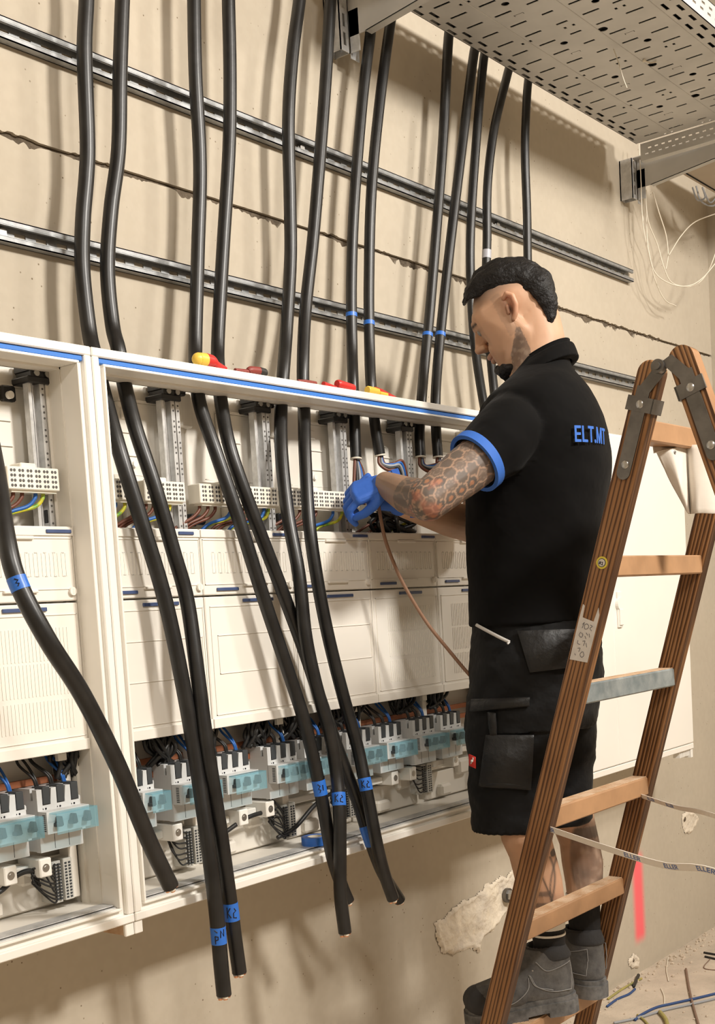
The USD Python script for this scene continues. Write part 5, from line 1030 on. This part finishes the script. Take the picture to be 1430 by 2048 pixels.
obj('goatee', gt, 'hair', man, smooth=True)
# polo shirt
ps = [(712, 1046, 1134, .062), (742, 1030, 1145, .095), (772, 1003, 1170, .150), (806, 972, 1192, .188), (860, 958, 1214, .202), (910, 944, 1221, .202), (960, 938, 1221, .196), (1010, 936, 1216, .188), (1100, 937, 1207, .175), (1200, 942, 1198, .172), (1246, 944, 1196, .176)]
pt = to_man(loft([sect(v, a, b, w, grow=.002) for v, a, b, w in ps]))
cufL, cufR = shL + (elL - shL) * .415, S(985, 960, -.195)
axc = unit(elL - shL)
sleeveL = union([hull(ball(S(1050, 850, .10), .095), ball(shL + UP * .012 - LF * .02, .080)), chain([(shL + UP * .008 - LF * .008, .080), (shL * .6 + cufL * .4, .076), (cufL - axc * .02, .069), (cufL + axc * .06, .068)])])
sleeveR = union([hull(ball(S(1050, 850, -.10), .095), ball(S(1015, 845, -.155), .08)), chain([(S(1018, 845, -.165), .078), (S(1005, 900, -.18), .070), (cufR, .062)])])
cut_pl = m3.Manifold.cube((.4, .4, .4), True)
fx = unit(np.cross(axc, UP)); fy = np.cross(axc, fx)
Mx = np.stack([fx, fy, axc, cufL + axc * .2], 1); sleeveL = sleeveL - cut_pl.transform(Mx)
polo = to_tm(union([pt, sleeveL, sleeveR]), .011, 34)
pv = np.asarray(polo.vertices); pn = np.asarray(polo.vertex_normals)
fold = meshkit.fbm(np.c_[pv @ F * 9, pv @ LF * 7, pv[:, 2] * 12], 3, 21) - .5
polo.vertices = pv + pn * (fold * .012)[:, None]
obj('polo_shirt', polo, 'polo', man, smooth=True)
band_ = trimesh.creation.annulus(.0615, .0712, .021, 40); obj('sleeve_cuff', place(band_, cufL - axc * .004, fx, fy, axc), 'polo_blue', man, smooth=40, label='blue sleeve cuff band')
cs = [(S(1050, 733) + UP * 0, .0), ]
col = []
cc0 = S(1079, 738)
for z_, g_, fwd in ((-.012, .086, -.002), (.008, .080, -.006), (.024, .072, -.012), (.030, .071, -.013)):
    col.append((cc0 + UP * (z_ + .006) + F * fwd, unit(F - UP * .42), g_ * .92, LF, g_ * .95, 2.1))
co = to_man(loft(col, 40, 4)) ; ci = to_man(loft([(c + UP * (.012 * (i - 1.5) * .9), e, a - .010, l_, b - .010, p_) for i, (c, e, a, l_, b, p_) in enumerate(col)], 40, 4))
obj('collar', to_tm(co - ci, .008, 4), 'polo', man, smooth=True)
obj('collar_fold', to_tm(to_man(loft([(c - UP * .012, e, a + .007 + .004 * (3 - i), l_, b + .007 + .004 * (3 - i), p_) for i, (c, e, a, l_, b, p_) in enumerate(col)], 40, 4)) - to_man(loft([(c - UP * .012 + UP * (.02 * (i - 1.5)), e, a + .001, l_, b + .001, p_) for i, (c, e, a, l_, b, p_) in enumerate(col)], 40, 4)), .008, 4), 'polo', man, smooth=True)
# lettering on the back: each letter vertex is dropped onto the shirt
txt = meshkit.text_mesh('ELT.MT', .034, .001, True); q = np.asarray(txt.vertices); q = np.c_[q[:, 0] - q[:, 0].min(), q[:, 1], q[:, 2]]
txt = trimesh.remesh.subdivide_to_size(q, txt.faces, .006); q, fcs = txt[0], txt[1]
z0 = S(1180, 899)[2]; 
nb = (pv @ F < AX @ F - .02)
from scipy.spatial import cKDTree
PV = np.asarray(polo.vertices); PN = np.asarray(polo.vertex_normals)
def back_curve(z):
    s = PV[(np.abs(PV[:, 2] - z) < .012)]; return s
st0 = PL(1147, 880, AX + F * -.085, F)                  # first letter's place on the left flank of the back
l0 = (st0 - AX) @ LF
sb = PV[(np.abs(PV[:, 2] - (z0 + .017)) < .012) & ((PV - AX) @ F < -.01) & (np.abs((PV - AX) @ LF) < .21)]
lat = (sb - AX) @ LF; bk = (sb - AX) @ F; o_ = np.argsort(lat); lat, bk = lat[o_], bk[o_]
lg = np.linspace(-.18, .19, 75); bg = np.array([bk[np.abs(lat - x) < .012].min() if (np.abs(lat - x) < .012).any() else np.nan for x in lg]); ok = ~np.isnan(bg); lg, bg = lg[ok], np.convolve(np.pad(bg[ok], 2, 'edge'), np.ones(5) / 5, 'valid')
# arc length from the pixel of the first letter towards his right
px_ = np.array([pix(AX + LF * l + F * b + UP * (z0 + .017 - AX[2]))[0] for l, b in zip(lg, bg)])
i0 = int(np.argmin(np.abs(px_ - 1147) + (lg < .0) * 500)); sl, sb2 = lg[:i0 + 1][::-1], bg[:i0 + 1][::-1]
arc = np.r_[0, np.cumsum(np.hypot(np.diff(sl), np.diff(sb2)))]
X = q[:, 0] * .76; ll_, bb_ = np.interp(X, arc, sl), np.interp(X, arc, sb2)
slope_ = -.10
V = AX + np.outer(ll_, LF) + np.outer(bb_ - .0022 - q[:, 2], F); V[:, 2] = z0 + q[:, 1]
obj('back_lettering', T(V, fcs), 'polo_blue', man, label='blue letters ELT.MT on the back')
# shorts
ss_ = [(1236, 950, 1196, .172), (1262, 945, 1202, .178), (1310, 942, 1209, .190), (1360, 938, 1208, .197), (1410, 936, 1200, .200), (1450, 936, 1194, .198)]
sh = [to_man(loft([sect(v, a, b, w) for v, a, b, w in ss_]))]
sh.append(to_man(loft([sect(v, a, b, w, off) for v, a, b, w, off in ((1400, 937, 1165, .105, .085), (1470, 935, 1150, .105, .09), (1540, 937, 1135, .10, .095), (1600, 940, 1120, .098, .098), (1656, 945, 1110, .098, .10))])))
sh.append(to_man(loft([sect(v, a, b, w, off) for v, a, b, w, off in ((1390, 1000, 1199, .105, -.085), (1450, 1015, 1195, .105, -.09), (1520, 1030, 1190, .10, -.095), (1580, 1040, 1186, .098, -.10), (1642, 1052, 1182, .096, -.102))])))
sm_ = to_tm(union(sh), .012, 8); v_ = np.asarray(sm_.vertices); fo = meshkit.fbm(np.c_[v_ @ F * 11, v_ @ LF * 9, v_[:, 2] * 17], 4, 33) - .5; sm_.vertices = v_ + np.asarray(sm_.vertex_normals) * (fo * .020)[:, None]
obj('work_shorts', sm_, 'shorts', man, smooth=True)
SV = np.asarray(sm_.vertices); ST = cKDTree(np.c_[SV @ F, SV[:, 2]])
def onside(u, v, lift=.002):
    """point of the shorts' left side seen at (u, v)"""
    off = .15
    for _ in range(4):
        p = S(u, v, off); idx = ST.query_ball_point([p @ F, p[2]], .02); idx = idx or [int(ST.query([p @ F, p[2]])[1])]; off = float(((SV[idx] - AX) @ LF).max())
    return S(u, v, off + lift)
def cloth_patch(name, quad, m, th=.005, nu=8, nv=8, bulge=.006, label=None):
    (a, b, c, d) = quad; g = np.array([[onside(*(np.array(a) * (1 - s) * (1 - t) + np.array(b) * s * (1 - t) + np.array(c) * s * t + np.array(d) * (1 - s) * t), .003 + bulge * math.sin(math.pi * s) * math.sin(math.pi * t)) for s in np.linspace(0, 1, nu)] for t in np.linspace(0, 1, nv)])
    for _ in range(2):
        off = (g - AX) @ LF; sm = off.copy(); sm[1:-1, 1:-1] = (off[1:-1, 1:-1] + off[:-2, 1:-1] + off[2:, 1:-1] + off[1:-1, :-2] + off[1:-1, 2:]) / 5; g = g + (sm - off)[..., None] * LF
    return obj(name, sheet_mesh(g, th), m, man, smooth=True, label=label)
cloth_patch('thigh_pocket', ((972, 1470), (1068, 1470), (1062, 1580), (958, 1572)), 'shorts_panel', bulge=.012, nu=12, nv=12)
cloth_patch('pocket_flap', ((944, 1398), (1060, 1394), (1058, 1412), (940, 1424)), 'shorts_panel', bulge=.008)
cloth_patch('pocket_strip', ((976, 1424), (992, 1426), (994, 1470), (980, 1470)), 'shorts_panel')
cloth_patch('pocket_hem', ((965, 1562), (1054, 1566), (1052, 1578), (962, 1574)), 'shorts_panel')
cloth_patch('seat_panel', ((1035, 1262), (1150, 1258), (1140, 1335), (1060, 1345)), 'shorts_panel')
zp = [onside(u, v, .006) for u, v in ((953, 1250), (975, 1262), (1000, 1275), (1019, 1284))]
zb__ = obj('zipper', tube(zp, .0042, 8), 'zip', man, smooth=True, label='pale grey pocket zipper'); obj('zipper_pull', tube([zp[-1], zp[-1] + LF * .004 - UP * .004 - F * -.004], .0025, 8, raw=True), 'zip', zb__)
rp = cloth_patch('logo_patch', ((938, 1508), (951, 1514), (952, 1537), (939, 1532)), 'patch_red', th=.003, nu=4, nv=4, bulge=0, label='small red logo patch with a white bird-like emblem')
em = [onside(u, v, .0055) for u, v in ((942, 1528), (944, 1522), (946, 1519), (946, 1515))]; obj('emblem', cat([tube(em, .0018, 6), sphere(em[1], .0036, 1)]), 'label', rp, smooth=True)
# socks and boots
def sock(pts, off, white):
    m = chain([(S(u, v, off), r) for u, v, r in pts]); return to_tm(m, .010, 4)
def sockm(pts): return to_tm(chain([(P(u, v, D), r) for u, v, D, r in pts]), .010, 4)
obj('sock', sockm([(1095, 1852, 1.475, .0405), (1098, 1880, 1.474, .039), (1100, 1930, 1.473, .037)]), 'sock', man, smooth=True)
def bandring(p, r, h, m):
    a = trimesh.creation.annulus(r - .003, r, h, 32); a.apply_translation(p); obj('sock_band', a, m, man, smooth=40)
bandring(P(1094, 1846, 1.475), .0435, .020, 'sock_white'); bandring(P(1096, 1866, 1.474), .0425, .005, 'sock_white')
obj('sock', sockm([(1167, 1795, 1.478, .0415), (1168, 1830, 1.475, .040), (1172, 1890, 1.470, .039)]), 'sock', man, smooth=True); bandring(P(1166, 1788, 1.479), .0435, .006, 'sock_white')
def boot(heel, direction, pitch, name_label, left):
    d = unit((direction[0], direction[1], 0)); w = np.cross(UP, d); f_ = unit(d * math.cos(pitch) - UP * math.sin(pitch)); u_ = np.cross(f_, w); u_ = u_ if u_[2] > 0 else -u_
    t = lambda p: np.asarray(heel) + f_ * p[0] + w * p[1] + u_ * p[2]
    B = lambda x, y, z, r: m3.Manifold.sphere(1.0, 24).scale(tuple(np.broadcast_to(r, 3).tolist())).translate((x, y, z))
    k = .82
    sh_ = [hull(B(.225, .012, .048, (.040, .040, .036)), B(.225, -.012, .048, (.038, .04, .034)), B(.15, .014, .060, (.040, .040, .045)), B(.15, -.012, .058, (.04, .038, .042))),
           hull(B(.15, 0, .066, (.045, .046, .048)), B(.095, 0, .10, (.040, .040, .040)), B(.05, 0, .06, (.042, .042, .055))),
           hull(B(.042, 0, .055, (.046, .041, .05)), B(.105, 0, .098, (.036, .040, .036)), B(.052, 0, .135, (.050, .044, .022)), B(.065, 0, .150, (.050, .045, .012)))]
    up_ = union(sh_); up_ = up_ - m3.Manifold.cube((.6, .4, .1), True).translate((.1, 0, -.027))
    up_ = up_ - union([hull(B(.062, 0, .165, (.040, .035, .01)), B(.062, 0, .12, (.036, .032, .012)))])
    tm = to_tm(up_, .008, 6); b_ = obj('boot', place(tm, heel, f_, w, u_), 'boot', man, smooth=True)
    out = Polygon(spline([(.275, .0), (.262, .034), (.22, .050), (.15, .048), (.09, .040), (.03, .043), (-.002, .025), (-.008, 0), (-.002, -.025), (.03, -.043), (.09, -.036), (.15, -.042), (.22, -.048), (.262, -.034), (.275, 0)], 5)[:-1])
    so = trimesh.creation.extrude_polygon(out, .022, engine='earcut'); so2 = trimesh.creation.extrude_polygon(out.buffer(-.004), .012, engine='earcut'); so2.apply_translation((0, 0, .022)); hl_ = [trimesh.creation.extrude_polygon(out.intersection(sbox(-.02, -.1, .075, .1)), .012, engine='earcut'), trimesh.creation.extrude_polygon(out.intersection(sbox(.13, -.1, .3, .1)), .009, engine='earcut')]
    hl_[0].apply_translation((0, 0, -.012)); hl_[1].apply_translation((0, 0, -.009))
    obj('boot_sole', place(cat([so, so2] + hl_), heel, f_, w, u_), 'sole', b_, smooth=30)
    cl = hull(B(.060, 0, .150, (.053, .047, .017)), B(.048, 0, .128, (.052, .046, .016))) - hull(B(.062, 0, .18, (.043, .037, .02)), B(.062, 0, .11, (.043, .037, .02)))
    obj('padded_collar', place(to_tm(cl, .008, 3), heel, f_, w, u_), 'boot_dark', b_, smooth=True)
    toe = hull(B(.232, .012, .046, (.039, .041, .036)), B(.232, -.012, .046, (.038, .041, .035))) - m3.Manifold.cube((.2, .2, .2), True).translate((.122, 0, .05)) - m3.Manifold.cube((.6, .4, .1), True).translate((.1, 0, -.027))
    obj('toe_cap', place(to_tm(toe, .008, 2), heel, f_, w, u_), 'boot_dark', b_, smooth=True)
    tmv = np.asarray(tm.vertices); kd = cKDTree(tmv[:, [0, 2]])
    def seamline(pts, side):
        q = spline(pts, 6); o = []
        for x, z in q:
            i = kd.query_ball_point([x, z], .012); y = (tmv[i, 1] * side).max() if i else .04; o.append(t((x, side * (y + .0008), z)))
        return tube(o, .0011, 5, raw=True)
    obj('seam', cat([seamline(L, s) for s in (1, -1) for L in ([(.012, .118), (.045, .108), (.075, .105), (.098, .13)], [(.115, .10), (.10, .07), (.06, .052), (.015, .05)], [(.118, .102), (.104, .072), (.062, .056)], [(.12, .095), (.125, .07), (.16, .045), (.19, .04)], [(.015, .05), (.01, .09), (.012, .118)])]), 'seam', b_, kind='stuff')
    bk_ = [t((-.0035 - .0006 * k_, (.004 * math.sin(k_)), .04 + .013 * k_)) for k_ in range(6)]
    ls = []
    for k_ in range(4):
        x, z = .088 + .018 * k_, .135 - .016 * k_ ; ls.append(tube([t((x, -.034, z - .01)), t((x + .012, 0, z + .020)), t((x, .034, z - .01))], .0026, 6))
    obj('laces', cat(ls), 'boot_dark', b_, smooth=True)
    obj('lace_hooks', cat([sphere(t((.088 + .018 * k_, s * .036, .125 - .016 * k_)), .0042, 1) for k_ in range(4) for s in (1, -1)]), 'bolt', b_, smooth=True)
hl1 = S(1146, 1985, .105); zr6 = ZF + .022 + .014
hl1[2] = zr6
boot(P(1148, 2006, 1.436), (-.74, .67), math.radians(3), 'left', True)
boot(P(1203, 1986, 1.425), (.22, .975), math.radians(-1), 'right', False)
# gloved hands: a palm, four curled fingers and a thumb each
def glove(wr, dirn, palm_n, scale, name, grip, cuff_m='glove_blue'):
    d = unit(dirn); n = unit(np.asarray(palm_n) - d * (np.asarray(palm_n) @ d)); sd = np.cross(d, n)
    Lp = lambda a, b, c: np.asarray(wr) + (d * a + sd * b + n * c) * scale
    parts = [hull(ball(Lp(-.015, 0, 0), .031 * scale, 18), ball(Lp(.012, 0, 0), .029 * scale, 18)), hull(*[ball(Lp(a, b, c), r * scale, 16) for a, b, c, r in ((.02, .022, 0, .017), (.02, -.022, 0, .017), (.082, .034, .002, .0145), (.086, .011, 0, .0145), (.084, -.012, 0, .014), (.078, -.033, .002, .0125))])]
    for k, (b, l, r) in enumerate(((.034, .95, .0105), (.011, 1.05, .0108), (-.012, 1.0, .0105), (-.033, .8, .0095))):
        p = Lp(.084 - .003 * abs(k - 1.2), b, 0); g_ = grip[k]; ang = 0; q = [(p, r * scale * 1.05)]
        for seg, bend in ((.043, g_ * .75), (.027, g_), (.021, g_ * .7)):
            ang += bend; p = p + (d * math.cos(ang) + n * math.sin(ang) + sd * (.06 * (1.5 - k))) * seg * l * scale; q.append((p, r * scale * (1 - .06 * len(q))))
        parts.append(chain(q, 14))
    th_ = [Lp(.022, .030, .006), Lp(.050, .052, .020), Lp(.078, .055, .034), Lp(.100, .046, .044)]; parts.append(chain([(p, r * scale) for p, r in zip(th_, (.017, .0135, .0118, .0105))], 14))
    g = obj(name, to_tm(union(parts), .0045, 5), 'glove_blue', man, smooth=True)
    pal = union([hull(*[ball(Lp(a, b, c), r * scale, 14) for a, b, c, r in ((.018, .018, .009, .012), (.018, -.02, .009, .012), (.076, .028, .007, .011), (.074, -.028, .007, .011))])])
    obj('palm_coating', to_tm(pal, .005, 3), 'glove_black', g, smooth=True)
    a = Lp(-.030, 0, 0); cuff = place(trimesh.creation.annulus(.029 * scale, .0325 * scale, .016, 28), a, sd, n, d); obj('glove_cuff', cuff, cuff_m, g, smooth=40)
    return Lp
glove(P(773, 968, 1.686), P(718, 983, 1.735) - P(773, 968, 1.686), -UP * .75 + F * .35 - LF * .5, .86, 'work_glove', (.85, .92, .98, .95))
glove(P(806, 1011, 1.702), P(745, 1008, 1.755) - P(806, 1011, 1.702), UP * .4 + F * .6 + LF * .3, .85, 'work_glove', (.9, .95, .95, .9))
